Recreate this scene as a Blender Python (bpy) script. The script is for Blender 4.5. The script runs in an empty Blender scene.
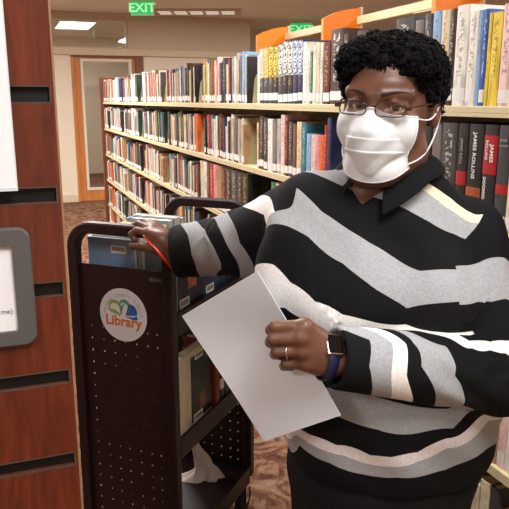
import bpy, bmesh, math, random
import numpy as np
from mathutils import Vector, Matrix

random.seed(7)
rng = np.random.default_rng(11)
SC = bpy.context.scene
COL = SC.collection
PI = math.pi
DEBUG = False

# ------------------------------------------------------------------ camera
F = 662.0
H = 1.45
PITCH = math.radians(13.1)
CP, SP = math.cos(PITCH), math.sin(PITCH)
cam = bpy.data.cameras.new('camera')
cam.sensor_width = 36.0
cam.lens = 36.0 * F / 509.0
cam.clip_start = 0.02
cam.clip_end = 60
camo = bpy.data.objects.new('camera', cam)
COL.objects.link(camo)
camo.location = (0, 0, H)
camo.rotation_euler = (PI / 2 - PITCH, 0, 0)
SC.camera = camo


def at(px, py, Y):
    """world point at forward distance Y that lies on the sight line of a reading"""
    x = (px - 254.5) / F
    t = (254.5 - py) / F
    wy = CP + t * SP
    k = Y / wy
    return Vector((x * k, Y, H + (-SP + t * CP) * k))


def proj(p):
    X, Y, Z = p[0], p[1], p[2] - H
    dp = Y * CP - Z * SP
    up = Y * SP + Z * CP
    return 254.5 + F * X / dp, 254.5 - F * up / dp, dp


# ------------------------------------------------------------------ frames
RA = math.radians(20.37)
RC, RS = math.cos(RA), math.sin(RA)


def uv(u, v, z=0.0):
    return Vector((u * RC - v * RS, u * RS + v * RC, z))


def to_uv(p):
    return p[0] * RC + p[1] * RS, -p[0] * RS + p[1] * RC


ROOM = Matrix.Rotation(RA, 4, 'Z')

# ------------------------------------------------------------------ mesh collecting


class MB:
    def __init__(self):
        self.v = []
        self.f = []
        self.m = []
        self.sm = []

    def add(self, verts, faces, mi=0, smooth=False):
        b = len(self.v)
        self.v += [tuple(p) for p in verts]
        for f in faces:
            self.f.append([b + i for i in f])
            self.m.append(mi)
            self.sm.append(smooth)

    def box(self, x0, x1, y0, y1, z0, z1, mi=0, M=None):
        vs = [(x0, y0, z0), (x1, y0, z0), (x1, y1, z0), (x0, y1, z0), (x0, y0, z1), (x1, y0, z1), (x1, y1, z1), (x0, y1, z1)]
        if M is not None:
            vs = [M @ Vector(p) for p in vs]
        self.add(vs, [(0, 3, 2, 1), (4, 5, 6, 7), (0, 1, 5, 4), (1, 2, 6, 5), (2, 3, 7, 6), (3, 0, 4, 7)], mi)

    def bbox(self, x0, x1, y0, y1, z0, z1, b=0.003, mi=0, M=None):
        """box with chamfered edges"""
        bm = bmesh.new()
        bmesh.ops.create_cube(bm, size=1.0)
        for v in bm.verts:
            v.co = Vector(((x0 + x1) / 2 + v.co.x * (x1 - x0), (y0 + y1) / 2 + v.co.y * (y1 - y0), (z0 + z1) / 2 + v.co.z * (z1 - z0)))
        b = min(b, 0.45 * min(x1 - x0, y1 - y0, z1 - z0))
        bmesh.ops.bevel(bm, geom=bm.edges[:], offset=b, segments=2, affect='EDGES', profile=0.6)
        bm.verts.index_update()
        vs = [(M @ v.co) if M is not None else v.co.copy() for v in bm.verts]
        self.add(vs, [[v.index for v in f.verts] for f in bm.faces], mi)
        bm.free()

    def tube(self, pts, r, n=8, mi=0, closed=False, caps=True, flat=None):
        pts = [Vector(p) for p in pts]
        N = len(pts)
        rs = r if isinstance(r, (list, tuple)) else [r] * N
        tang = []
        for i in range(N):
            if closed:
                t = pts[(i + 1) % N] - pts[i - 1]
            else:
                t = pts[min(i + 1, N - 1)] - pts[max(i - 1, 0)]
            tang.append(t.normalized())
        up = Vector((0, 0, 1)) if abs(tang[0].z) < 0.9 else Vector((1, 0, 0))
        a = tang[0].cross(up).normalized()
        vs = []
        for i in range(N):
            t = tang[i]
            a = (a - t * a.dot(t))
            if a.length < 1e-6:
                a = t.orthogonal()
            a.normalize()
            b = t.cross(a)
            for k in range(n):
                th = 2 * PI * k / n
                q = a * math.cos(th) + b * math.sin(th)
                if flat is not None:
                    fv, s = flat
                    q = q + fv * (q.dot(fv) * (s - 1))
                vs.append(pts[i] + q * rs[i])
        fs = []
        M_ = N if closed else N - 1
        for i in range(M_):
            j = (i + 1) % N
            for k in range(n):
                l = (k + 1) % n
                fs.append((i * n + k, i * n + l, j * n + l, j * n + k))
        if caps and not closed:
            fs.append(tuple(range(n - 1, -1, -1)))
            fs.append(tuple((N - 1) * n + k for k in range(n)))
        self.add(vs, fs, mi, True)

    def prism(self, poly, z0, z1, mi=0, M=None, smooth=False):
        """polygon (x,y) extruded along z, then transformed"""
        n = len(poly)
        vs = [Vector((p[0], p[1], z0)) for p in poly] + [Vector((p[0], p[1], z1)) for p in poly]
        if M is not None:
            vs = [M @ p for p in vs]
        fs = [tuple(range(n - 1, -1, -1)), tuple(range(n, 2 * n))]
        for i in range(n):
            j = (i + 1) % n
            fs.append((i, j, n + j, n + i))
        self.add(vs, fs, mi, smooth)

    def grid(self, P, mi=0, smooth=True, wrap=False):
        R = len(P)
        C_ = len(P[0])
        vs = [p for row in P for p in row]
        fs = []
        for i in range(R - 1):
            for j in range(C_ if wrap else C_ - 1):
                k = (j + 1) % C_
                fs.append((i * C_ + j, i * C_ + k, (i + 1) * C_ + k, (i + 1) * C_ + j))
        self.add(vs, fs, mi, smooth)

    def mesh(self, name, mats):
        me = bpy.data.meshes.new(name)
        me.from_pydata(self.v, [], self.f)
        for m in (mats if isinstance(mats, (list, tuple)) else [mats]):
            me.materials.append(m)
        me.polygons.foreach_set('material_index', self.m)
        me.polygons.foreach_set('use_smooth', self.sm)
        me.update()
        return me

    def build(self, name, mats, parent=None, M=None):
        o = bpy.data.objects.new(name, self.mesh(name, mats))
        COL.objects.link(o)
        if parent is not None:
            o.parent = parent
        if M is not None:
            o.matrix_local = M
        return o


def tag(o, label=None, cat=None, group=None, kind=None):
    if label:
        o['label'] = label
    if cat:
        o['category'] = cat
    if group:
        o['group'] = group
    if kind:
        o['kind'] = kind
    return o


def empty(name, loc=(0, 0, 0), rz=0.0, label=None, cat=None, group=None):
    o = bpy.data.objects.new(name, None)
    o.empty_display_size = 0.1
    COL.objects.link(o)
    o.location = loc
    o.rotation_euler = (0, 0, rz)
    return tag(o, label, cat, group)


def text_mesh(s, size, name='lettering', ext=0.0006, align='CENTER', bold=0.0, sx=1.0):
    cu = bpy.data.curves.new(name, 'FONT')
    cu.body = s
    cu.size = size
    cu.align_x = align
    cu.align_y = 'CENTER'
    cu.extrude = ext
    cu.offset = bold
    cu.resolution_u = 3
    o = bpy.data.objects.new(name, cu)
    COL.objects.link(o)
    dg = bpy.context.evaluated_depsgraph_get()
    me = bpy.data.meshes.new_from_object(o.evaluated_get(dg))
    bpy.data.objects.remove(o)
    bpy.data.curves.remove(cu)
    if sx != 1.0:
        me.transform(Matrix.Diagonal((sx, 1, 1, 1)))
    me.name = name
    return me


def text_obj(s, size, m, parent, M, name='lettering', **kw):
    me = text_mesh(s, size, name, **kw)
    me.materials.clear()
    me.materials.append(m)
    o = bpy.data.objects.new(name, me)
    COL.objects.link(o)
    o.parent = parent
    o.matrix_local = M
    return o


# ------------------------------------------------------------------ materials


def srgb(r, g, b):
    def f(c):
        c /= 255.0
        return c / 12.92 if c <= 0.04045 else ((c + 0.055) / 1.055) ** 2.4
    return (f(r), f(g), f(b), 1.0)


def new_mat(name):
    m = bpy.data.materials.new(name)
    m.use_nodes = True
    nt = m.node_tree
    return m, nt, nt.nodes['Principled BSDF']


def mat(name, col, rough=0.6, spec=0.4, metal=0.0, noise=0.08, scale=30.0, bump=0.0, bscale=None, sub=0.0, sheen=0.0, coat=0.0, stretch=None):
    m, nt, b = new_mat(name)
    N, L = nt.nodes, nt.links
    b.inputs['Roughness'].default_value = rough
    b.inputs['Specular IOR Level'].default_value = spec
    b.inputs['Metallic'].default_value = metal
    b.inputs['Coat Weight'].default_value = coat
    if sheen:
        b.inputs['Sheen Weight'].default_value = sheen
    if sub:
        b.inputs['Subsurface Weight'].default_value = sub
        b.inputs['Subsurface Radius'].default_value = (0.01, 0.004, 0.002)
        b.inputs['Subsurface Scale'].default_value = 1.0
    tc = N.new('ShaderNodeTexCoord')
    mp = N.new('ShaderNodeMapping')
    if stretch:
        mp.inputs['Scale'].default_value = stretch
    L.new(tc.outputs['Object'], mp.inputs['Vector'])
    nz = N.new('ShaderNodeTexNoise')
    nz.inputs['Scale'].default_value = scale
    nz.inputs['Detail'].default_value = 4
    L.new(mp.outputs['Vector'], nz.inputs['Vector'])
    rp = N.new('ShaderNodeValToRGB')
    lo = tuple(max(0, c * (1 - noise)) for c in col[:3]) + (1,)
    hi = tuple(min(1, c * (1 + noise)) for c in col[:3]) + (1,)
    rp.color_ramp.elements[0].position = 0.3
    rp.color_ramp.elements[1].position = 0.7
    rp.color_ramp.elements[0].color = lo
    rp.color_ramp.elements[1].color = hi
    L.new(nz.outputs['Fac'], rp.inputs['Fac'])
    L.new(rp.outputs['Color'], b.inputs['Base Color'])
    if bump:
        n2 = N.new('ShaderNodeTexNoise')
        n2.inputs['Scale'].default_value = bscale or scale
        n2.inputs['Detail'].default_value = 3
        L.new(mp.outputs['Vector'], n2.inputs['Vector'])
        bp = N.new('ShaderNodeBump')
        bp.inputs['Strength'].default_value = bump
        bp.inputs['Distance'].default_value = 0.002
        L.new(n2.outputs['Fac'], bp.inputs['Height'])
        L.new(bp.outputs['Normal'], b.inputs['Normal'])
    return m


def emit_mat(name, col, strength, base=(0.8, 0.8, 0.8, 1)):
    m, nt, b = new_mat(name)
    b.inputs['Base Color'].default_value = base
    b.inputs['Emission Color'].default_value = col
    b.inputs['Emission Strength'].default_value = strength
    return m


def wood_mat(name, c0, c1, scale=6.0, stretch=(8, 8, 0.8), rough=0.35, coat=0.0, spec=0.4):
    m, nt, b = new_mat(name)
    N, L = nt.nodes, nt.links
    tc = N.new('ShaderNodeTexCoord')
    mp = N.new('ShaderNodeMapping')
    mp.inputs['Scale'].default_value = stretch
    L.new(tc.outputs['Object'], mp.inputs['Vector'])
    nz = N.new('ShaderNodeTexNoise')
    nz.inputs['Scale'].default_value = scale
    nz.inputs['Detail'].default_value = 6
    nz.inputs['Distortion'].default_value = 1.2
    L.new(mp.outputs['Vector'], nz.inputs['Vector'])
    rp = N.new('ShaderNodeValToRGB')
    rp.color_ramp.elements[0].position = 0.3
    rp.color_ramp.elements[1].position = 0.72
    rp.color_ramp.elements[0].color = c0
    rp.color_ramp.elements[1].color = c1
    L.new(nz.outputs['Fac'], rp.inputs['Fac'])
    L.new(rp.outputs['Color'], b.inputs['Base Color'])
    b.inputs['Roughness'].default_value = rough
    b.inputs['Coat Weight'].default_value = coat
    b.inputs['Specular IOR Level'].default_value = spec
    return m


M = {}
M['cherry'] = wood_mat('cherry_wood', srgb(80, 32, 18), srgb(116, 50, 28), scale=5, stretch=(10, 10, 1.2), rough=0.32, coat=0.15)
M['edge_wood'] = mat('laminate_edge', srgb(150, 116, 88), 0.5, noise=0.15)
M['slot'] = mat('black_slot', srgb(8, 8, 8), 0.5, noise=0.1)
M['slot_rim'] = mat('slot_insert_edge', srgb(84, 70, 60), 0.4, noise=0.1)
M['paper'] = mat('white_paper', srgb(222, 225, 232), 0.85, spec=0.2, noise=0.015, scale=20)
M['sign_paper'] = mat('sign_paper', srgb(236, 234, 236), 0.7, spec=0.2, noise=0.01)
M['grey_plastic'] = mat('grey_plastic_frame', srgb(88, 84, 82), 0.45, noise=0.04)
M['grey_ink'] = mat('grey_ink', srgb(120, 116, 120), 0.7, noise=0.02)
M['acrylic'] = mat('clear_acrylic_edge', srgb(215, 222, 226), 0.15, spec=0.5, noise=0.01)
M['maroon'] = mat('maroon_painted_steel', srgb(33, 14, 18), 0.45, spec=0.4, noise=0.08, scale=60, bump=0.06, bscale=400)
M['cream_steel'] = mat('cream_painted_steel', srgb(205, 190, 152), 0.45, noise=0.03)
M['shelf_dark'] = mat('shelf_back_steel', srgb(120, 108, 84), 0.6, noise=0.06)
M['bookend'] = mat('putty_bookend_steel', srgb(164, 158, 118), 0.45, noise=0.05)
M['endwood'] = wood_mat('brown_end_panel_wood', srgb(88, 42, 26), srgb(118, 62, 38), rough=0.4)
M['orange'] = mat('orange_laminate', srgb(240, 128, 30), 0.4, noise=0.03)
M['ceiling'] = mat('ceiling_board', srgb(232, 224, 210), 0.9, noise=0.03, scale=2)
M['wall'] = mat('warm_beige_paint', srgb(230, 217, 198), 0.85, noise=0.02, scale=3)
M['bulkhead'] = mat('taupe_paint', srgb(202, 185, 162), 0.85, noise=0.03, scale=3)
M['trim'] = mat('pale_trim_paint', srgb(214, 196, 170), 0.6, noise=0.02)
M['door_wood'] = wood_mat('orange_oak_door', srgb(186, 114, 58), srgb(208, 136, 74), scale=3, rough=0.4)
M['door_frame'] = wood_mat('brown_door_frame', srgb(112, 66, 38), srgb(132, 82, 50), scale=3, rough=0.4)
M['white_metal'] = mat('white_painted_metal', srgb(222, 214, 202), 0.4, noise=0.02)
M['chrome'] = mat('chrome', srgb(200, 200, 205), 0.15, metal=1.0, noise=0.02)
M['silver'] = mat('brushed_silver', srgb(205, 200, 195), 0.25, metal=1.0, noise=0.02)
M['rubber'] = mat('black_rubber', srgb(22, 21, 22), 0.6, noise=0.08)
M['tissue'] = mat('white_tissue', srgb(232, 222, 222), 0.95, spec=0.1, noise=0.03)
M['red_pencil'] = mat('red_lacquer', srgb(205, 40, 34), 0.3, noise=0.03)
M['pencil_wood'] = mat('pencil_wood', srgb(214, 178, 130), 0.6, noise=0.08)
M['graphite'] = mat('graphite', srgb(40, 40, 44), 0.4, noise=0.05)
M['pages'] = mat('book_pages', srgb(222, 208, 180), 0.9, spec=0.1, noise=0.06, scale=8, stretch=(60, 2, 2))
M['label'] = mat('white_spine_label', srgb(226, 222, 216), 0.7, noise=0.03)
M['black_ink'] = mat('black_ink', srgb(30, 28, 30), 0.7, noise=0.02)


def glass_mat(name, tint, rough=0.02, alpha=0.25):
    m = bpy.data.materials.new(name)
    m.use_nodes = True
    nt = m.node_tree
    N, L = nt.nodes, nt.links
    for n in list(N):
        N.remove(n)
    out = N.new('ShaderNodeOutputMaterial')
    tr = N.new('ShaderNodeBsdfTransparent')
    tr.inputs['Color'].default_value = tint
    gl = N.new('ShaderNodeBsdfGlossy')
    gl.inputs['Roughness'].default_value = rough
    gl.inputs['Color'].default_value = (1, 1, 1, 1)
    fr = N.new('ShaderNodeFresnel')
    fr.inputs['IOR'].default_value = 1.5
    ma = N.new('ShaderNodeMath')
    ma.operation = 'ADD'
    ma.use_clamp = True
    ma.inputs[1].default_value = alpha
    L.new(fr.outputs['Fac'], ma.inputs[0])
    mx = N.new('ShaderNodeMixShader')
    L.new(ma.outputs[0], mx.inputs['Fac'])
    L.new(tr.outputs[0], mx.inputs[1])
    L.new(gl.outputs[0], mx.inputs[2])
    L.new(mx.outputs[0], out.inputs['Surface'])
    return m


M['glass'] = glass_mat('window_glass', (0.8, 0.8, 0.78, 1), 0.03, 0.12)
M['lens'] = glass_mat('clear_lens', (0.95, 0.94, 0.94, 1), 0.02, 0.0)
# ================================================================== room
CEIL = 2.65
VB = 9.95           # far wall distance along the aisle


def carpet():
    m, nt, b = new_mat('patterned_carpet')
    N, L = nt.nodes, nt.links
    tc = N.new('ShaderNodeTexCoord')
    n1 = N.new('ShaderNodeTexNoise')
    n1.inputs['Scale'].default_value = 6.5
    n1.inputs['Detail'].default_value = 5
    n1.inputs['Distortion'].default_value = 2.5
    L.new(tc.outputs['Object'], n1.inputs['Vector'])
    r1 = N.new('ShaderNodeValToRGB')
    e = r1.color_ramp.elements
    e[0].position, e[0].color = 0.36, srgb(88, 58, 46)
    e[1].position, e[1].color = 0.66, srgb(150, 122, 102)
    x = e.new(0.47); x.color = srgb(118, 78, 58)
    x = e.new(0.53); x.color = srgb(140, 104, 82)
    L.new(n1.outputs['Fac'], r1.inputs['Fac'])
    n2 = N.new('ShaderNodeTexNoise')
    n2.inputs['Scale'].default_value = 160
    n2.inputs['Detail'].default_value = 2
    L.new(tc.outputs['Object'], n2.inputs['Vector'])
    r2 = N.new('ShaderNodeValToRGB')
    r2.color_ramp.elements[0].position, r2.color_ramp.elements[0].color = 0.35, (0.6, 0.6, 0.6, 1)
    r2.color_ramp.elements[1].position, r2.color_ramp.elements[1].color = 0.65, (1.15, 1.15, 1.15, 1)
    L.new(n2.outputs['Fac'], r2.inputs['Fac'])
    mx = N.new('ShaderNodeMix')
    mx.data_type = 'RGBA'
    mx.blend_type = 'MULTIPLY'
    mx.inputs['Factor'].default_value = 1.0
    L.new(r1.outputs['Color'], mx.inputs['A'])
    L.new(r2.outputs['Color'], mx.inputs['B'])
    L.new(mx.outputs['Result'], b.inputs['Base Color'])
    b.inputs['Roughness'].default_value = 0.95
    b.inputs['Specular IOR Level'].default_value = 0.1
    bp = N.new('ShaderNodeBump')
    bp.inputs['Strength'].default_value = 0.4
    bp.inputs['Distance'].default_value = 0.004
    L.new(n2.outputs['Fac'], bp.inputs['Height'])
    L.new(bp.outputs['Normal'], b.inputs['Normal'])
    return m


M['carpet'] = carpet()


def struct(name, mb, m):
    o = mb.build(name, m, None, ROOM)
    return tag(o, kind='structure')


U0, U1, V0, V1 = -4.0, 9.0, -3.0, VB
b = MB(); b.box(U0, U1, V0, V1 + 4, -0.1, 0.0); struct('floor', b, M['carpet'])
b = MB(); b.box(U0, U1, V0, V1 + 4, CEIL, CEIL + 0.1); struct('ceiling', b, M['ceiling'])
b = MB(); b.box(U0 - 0.1, U0, V0, V1 + 4, 0, CEIL); struct('wall_left', b, M['wall'])
b = MB(); b.box(U1, U1 + 0.1, V0, V1 + 4, 0, CEIL); struct('wall_right', b, M['wall'])
b = MB(); b.box(U0, U1, V0 - 0.1, V0, 0, CEIL); struct('wall_front', b, M['wall'])


def on_back(px, py, v=VB):
    """u and z of a reading on the far wall plane"""
    a = at(px, py, 1.0)
    d = a - Vector((0, 0, H))
    du, dv = to_uv(d)
    k = v / dv
    return du * k, H + d.z * k


uL, _ = on_back(74, 120)          # door frame, left
uR, zT = on_back(143, 54.5)
uW0, zw0 = on_back(40, 47)
uW1, zw1 = on_back(127, 19)
uC, _ = on_back(250, 60)          # inner corner where the wall steps back
_, zl0 = on_back(100, 55.5)
_, zl1 = on_back(100, 48.5)
uWL = uW0 - 0.6
# the far wall: lower part round the door, upper part with a band of glass
b = MB()
b.box(U0, uL, VB, VB + 0.12, 0, zl0)
b.box(uR, uC, VB, VB + 0.12, 0, zl0)
b.box(uL, uR, VB, VB + 0.12, zT, zl0)
struct('wall_back', b, M['wall'])
b = MB()
b.box(U0, uWL, VB, VB + 0.12, zl0, CEIL)
b.box(uW1, uC, VB, VB + 0.12, zl0, CEIL)
b.box(uWL, uW1, VB, VB + 0.12, zl0, zw0)
b.box(uWL, uW1, VB, VB + 0.12, zw1, CEIL)
b.box(uC - 0.12, uC, VB + 0.12, VB + 1.5, 0, CEIL)
struct('wall_bulkhead', b, M['bulkhead'])
b = MB(); b.bbox(U0, uC + 0.02, VB - 0.05, VB, zl0, zl1, 0.008); struct('trim_1', b, M['trim'])
b = MB(); b.box(uC - 0.12, U1, VB + 1.5, VB + 1.6, 0, CEIL); struct('wall_alcove', b, M['wall'])
# room seen through the glass
b = MB(); b.box(U0, uC - 0.12, VB + 3.9, VB + 4.0, 0, CEIL); struct('wall_far_room', b, M['wall'])
b = MB(); b.bbox(U0, uL - 0.01, VB - 0.018, VB, 0, 0.11, 0.004); b.bbox(uR + 0.01, uC, VB - 0.018, VB, 0, 0.11, 0.004)
struct('baseboard_back', b, M['trim'])
# clerestory window
w = empty('window_1'); tag(w, kind='structure')
w.rotation_euler = (0, 0, RA)
b = MB()
for (a0, a1, c0, c1) in ((uWL, uW1, zw0, zw0 + 0.02), (uWL, uW1, zw1 - 0.02, zw1), (uWL, uWL + 0.02, zw0, zw1), (uW1 - 0.02, uW1, zw0, zw1)):
    b.box(a0, a1, VB + 0.02, VB + 0.1, c0, c1)
b.build('window_frame', M['bulkhead'], w)
b = MB(); b.box(uWL + 0.02, uW1 - 0.02, VB + 0.05, VB + 0.06, zw0 + 0.02, zw1 - 0.02)
b.build('window_pane', M['glass'], w)
# door: brown frame, orange-brown leaf, tall narrow glass with a white stop
d = empty('door_1'); tag(d, kind='structure'); d.rotation_euler = (0, 0, RA)
gu0, gz0 = on_back(87.5, 188)
gu1, gz1 = on_back(131.5, 59.5)
gz0 = 0.16
b = MB()
b.box(gu1 + 0.05, uR, VB - 0.01, VB + 0.12, 0, zT)
b.box(uL, gu1 + 0.05, VB - 0.01, VB + 0.12, gz1 + 0.02, zT)
b.build('door_frame', M['door_frame'], d)
b = MB()
b.box(uL + 0.04, gu0, VB + 0.02, VB + 0.065, 0.005, gz1 + 0.02)
b.box(gu1, gu1 + 0.05, VB + 0.02, VB + 0.065, 0.005, gz1 + 0.02)
b.box(gu0, gu1, VB + 0.02, VB + 0.065, 0.005, gz0)
b.box(gu0, gu1, VB + 0.02, VB + 0.065, gz1, gz1 + 0.02)
b.box(uL, uL + 0.04, VB - 0.01, VB + 0.12, 0, gz1 + 0.02)
b.build('door_leaf', M['door_wood'], d)
b = MB()
t = 0.035
b.box(gu0, gu0 + t, VB + 0.005, VB + 0.075, gz0, gz1)
b.box(gu1 - t, gu1, VB + 0.005, VB + 0.075, gz0, gz1)
b.box(gu0 + t, gu1 - t, VB + 0.005, VB + 0.075, gz1 - t, gz1)
b.box(gu0 + t, gu1 - t, VB + 0.005, VB + 0.075, gz0, gz0 + t)
b.build('glass_stop', M['white_metal'], d)
b = MB(); b.box(gu0 + t, gu1 - t, VB + 0.035, VB + 0.045, gz0 + t, gz1 - t)
b.build('door_glass', M['glass'], d)

# ------------------------------------------------------------------ ceiling things
M['lamp'] = emit_mat('lit_diffuser', (1.0, 0.93, 0.82, 1), 5.5)
M['lamp_dim'] = emit_mat('dim_louver_cell', (1.0, 0.92, 0.82, 1), 0.55, srgb(200, 195, 188))


def troffer(u, v, L_, W_, label, watts, group=None, lampmat='lamp', cells=0):
    e = empty('ceiling_light', uv(u, v, CEIL - 0.001), RA, label, 'ceiling light', group)
    f = MB()
    t_ = 0.03
    f.box(-W_ / 2, W_ / 2, -L_ / 2, -L_ / 2 + t_, -0.02, 0)
    f.box(-W_ / 2, W_ / 2, L_ / 2 - t_, L_ / 2, -0.02, 0)
    f.box(-W_ / 2, -W_ / 2 + t_, -L_ / 2 + t_, L_ / 2 - t_, -0.02, 0)
    f.box(W_ / 2 - t_, W_ / 2, -L_ / 2 + t_, L_ / 2 - t_, -0.02, 0)
    f.build('frame', M['white_metal'], e)
    p = MB(); p.box(-W_ / 2 + t_, W_ / 2 - t_, -L_ / 2 + t_, L_ / 2 - t_, -0.012, -0.004)
    p.build('diffuser', M[lampmat], e)
    if watts:
        la = bpy.data.lights.new('lamp_tube', 'AREA')
        la.shape = 'RECTANGLE'
        la.size = W_ - 0.08
        la.size_y = L_ - 0.08
        la.energy = watts
        la.color = (0.97, 0.985, 1.0) if v < 3 else (1.0, 0.965, 0.92)
        lo = bpy.data.objects.new('lamp_tube', la)
        COL.objects.link(lo)
        lo.parent = e
        lo.location = (0, 0, -0.024)
    return e


LW = 36
spots = [(0.45, -0.3, 'white ceiling light over the aisle in front of the person'),
         (0.45, 2.6, 'white ceiling light over the aisle above the book cart'),
         (0.45, 5.4, 'white ceiling light over the middle of the aisle'),
         (-1.9, -0.8, 'white ceiling light over the aisle to the left of the slotted panel'),
         (2.6, 0.3, 'white ceiling light behind the person beyond the shelves'),
         (2.6, 3.2, 'white ceiling light beyond the orange uprights, near one'),
         (2.6, 6.1, 'white ceiling light beyond the orange uprights, middle one'),
         (5.2, 7.8, 'white ceiling light far beyond the shelves at the right'),
         (-1.9, 4.5, 'white ceiling light over the far left of the room'),
         (0.3, 6.7, 'white ceiling light over the far end of the aisle'),  # added out of view to brighten the door and far aisle
         (-1.9, 8.0, 'white ceiling light in the far left corner of the room'),  # no known fixture here, put in as fill for the background
         (1.2, 11.6, 'white ceiling light in the room behind the wooden door'),  # added to light the room showing through the door glass
         (-1.0, 11.6, 'white ceiling light in the far room behind the high window'),  # added so the room behind the clerestory reads bright
         (3.4, 6.9, 'white ceiling light right of the far beige wall')]  # extra unseen light, put in to lift the dark right-hand ceiling
for (u, v, lb) in spots:
    troffer(u, v, 1.2, 0.6, lb, LW * ((1.0 if u > 2 else 1.45) if v > 3 else (0.8 if u > 2 and v > 1 else 1.0)))

# long louvred fixture near the far wall
uA, vA = to_uv(at(158, 11, 9.2))
p0 = at(157, 11, 9.55); p1 = at(236, 11, 9.55)
k = (CEIL - H) / (p0.z - H)
p0 = Vector((0, 0, H)) + (p0 - Vector((0, 0, H))) * k
p1 = Vector((0, 0, H)) + (p1 - Vector((0, 0, H))) * k
mid = (p0 + p1) / 2
g = empty('ceiling_grille', (mid.x, mid.y, CEIL - 0.001), math.atan2(p1.y - p0.y, p1.x - p0.x), 'long louvred ceiling grille in front of the far beige wall', 'ceiling grille')
hl = (p1 - p0).length / 2
b = MB()
b.box(-hl - 0.06, hl + 0.06, -0.26, -0.2, -0.03, 0)
b.box(-hl - 0.06, hl + 0.06, 0.2, 0.26, -0.03, 0)
b.box(-hl - 0.06, -hl, -0.2, 0.2, -0.03, 0)
b.box(hl, hl + 0.06, -0.2, 0.2, -0.03, 0)
b.build('frame', M['bulkhead'], g)
for i in range(5):
    x0 = -hl + 2 * hl * i / 5
    b = MB(); b.box(x0 + 0.02, x0 + 2 * hl / 5 - 0.02, -0.18, 0.18, -0.02, -0.008)
    b.build('louver_cell', M['lamp_dim'], g)
b = MB()
for i in range(6):
    x0 = -hl + 2 * hl * i / 5
    b.box(x0 - 0.02, x0 + 0.02, -0.2, 0.2, -0.028, 0)
b.box(-hl, hl, -0.012, 0.012, -0.028, -0.0)
b.build('divider_bars', M['bulkhead'], g)

M['exit_green'] = emit_mat('lit_green_panel', srgb(24, 190, 92), 0.6, srgb(40, 160, 90))
M['exit_letters'] = emit_mat('lit_exit_letters', srgb(110, 225, 150), 0.75, srgb(200, 230, 210))


def exit_sign(px, py, Y, wpx, label, top):
    c = at(px, py, Y)
    sc = Y / F
    w_, h_ = wpx * sc, wpx * sc * 0.62
    e = empty('exit_sign', c, 0.0, label, 'exit sign')
    bb = MB(); bb.bbox(-w_ / 2, w_ / 2, 0.0, 0.05, -h_ / 2, h_ / 2, 0.006); bb.build('housing', M['white_metal'], e)
    bb = MB(); bb.box(-w_ / 2 + 0.008, w_ / 2 - 0.008, -0.004, 0.001, -h_ / 2 + 0.008, h_ / 2 - 0.008); bb.build('lit_panel', M['exit_green'], e)
    text_obj('EXIT', h_ * 0.8, M['exit_letters'], e, Matrix.Translation((0, -0.006, 0)) @ Matrix.Rotation(PI / 2, 4, 'X'), sx=1.15, bold=0.003)
    bb = MB(); bb.tube([(0, 0.025, h_ / 2), (0, 0.025, CEIL - c.z)], 0.012); bb.build('stem', M['white_metal'], e)
    return e


exit_sign(142, 8.0, 8.3, 22, 'green lit exit sign hanging above the wooden door', CEIL)
exit_sign(301, 29.5, 10.6, 20, 'green lit exit sign glimpsed between two orange uprights', CEIL)
# ================================================================== slotted wooden end panel with its signs
SU, SV = to_uv((-0.303, 1.04))
e = empty('display_panel', uv(SU, SV), RA, 'cherry wood slotted display panel with black grooves at the end of a shelf range', 'display panel')
# local: x along the panel face (0 at the right edge, negative to the left), y backwards, z up
PW = 1.0
slot_z = [H + 0.009 + 0.1533 * k for k in range(3, -10, -1)]
b = MB()
T = 0.019
zs = [0.0]
hs = 0.0115
PH = 2.05
allz = sorted([z for z in slot_z if 0.05 < z < PH - 0.05])
edge = 0.009
prev = 0.0
for z in allz:
    b.box(-PW, -edge, 0, T, prev, z - hs)
    prev = z + hs
b.box(-PW, -edge, 0, T, prev, PH)
b.box(-edge, -0.003, 0, T, 0, PH)
b.build('slotted_board', M['cherry'], e)
b = MB()
for z in allz:
    b.box(-PW, -edge, 0.0105, T, z - hs, z + hs)
b.build('groove_lining', M['slot'], e)
b = MB()
for z in allz:
    b.box(-PW, -edge, -0.0006, 0.004, z - hs - 0.0018, z - hs + 0.0002)
    b.box(-PW, -edge, -0.0006, 0.004, z + hs - 0.0002, z + hs + 0.0014)
    b.box(-edge - 0.0005, -edge + 0.0015, -0.0006, 0.004, z - hs - 0.0018, z + hs + 0.0014)
b.build('groove_edging', M['slot_rim'], e)
b = MB(); b.box(-0.003, 0, 0, T, 0, PH); b.build('edge_band', M['edge_wood'], e)
b = MB(); b.box(-PW, -0.012, T, 0.5, 0.0, PH); b.build('carcass', M['endwood'], e)


def panel_local(px, py, off=0.0):
    """x, z on the panel face for a reading"""
    a = at(px, py, 1.0) - Vector((0, 0, H))
    du, dv = to_uv(a)
    k = (SV - off) / dv
    return du * k - SU, H + a.z * k


PM = Matrix.Translation(uv(SU, SV)) @ Matrix.Rotation(RA, 4, 'Z')
# white sign in a clear holder
x1, z0 = panel_local(16.5, 188, 0.02)
xt, zt = panel_local(3, 10, 0.02)
s = empty('sign_holder', PM @ Vector((x1 - 0.11, -0.02, z0)), RA, 'tall white sign in a clear holder hung at the top of the slotted panel', 'sign')
hh = 0.36
b = MB(); b.box(-0.11, 0.11, -0.001, 0.001, 0, hh); b.build('paper_sheet', M['sign_paper'], s)
b = MB(); b.box(-0.112, 0.112, 0.0012, 0.003, -0.002, hh + 0.002); b.box(-0.112, 0.112, -0.003, 0.003, -0.004, -0.0005); b.build('holder', M['acrylic'], s)
b = MB()
for x in (-0.06, 0.06):
    b.box(x - 0.012, x + 0.012, 0.003, 0.0185, 0.2, 0.206)
b.build('hook', M['acrylic'], s)
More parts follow.
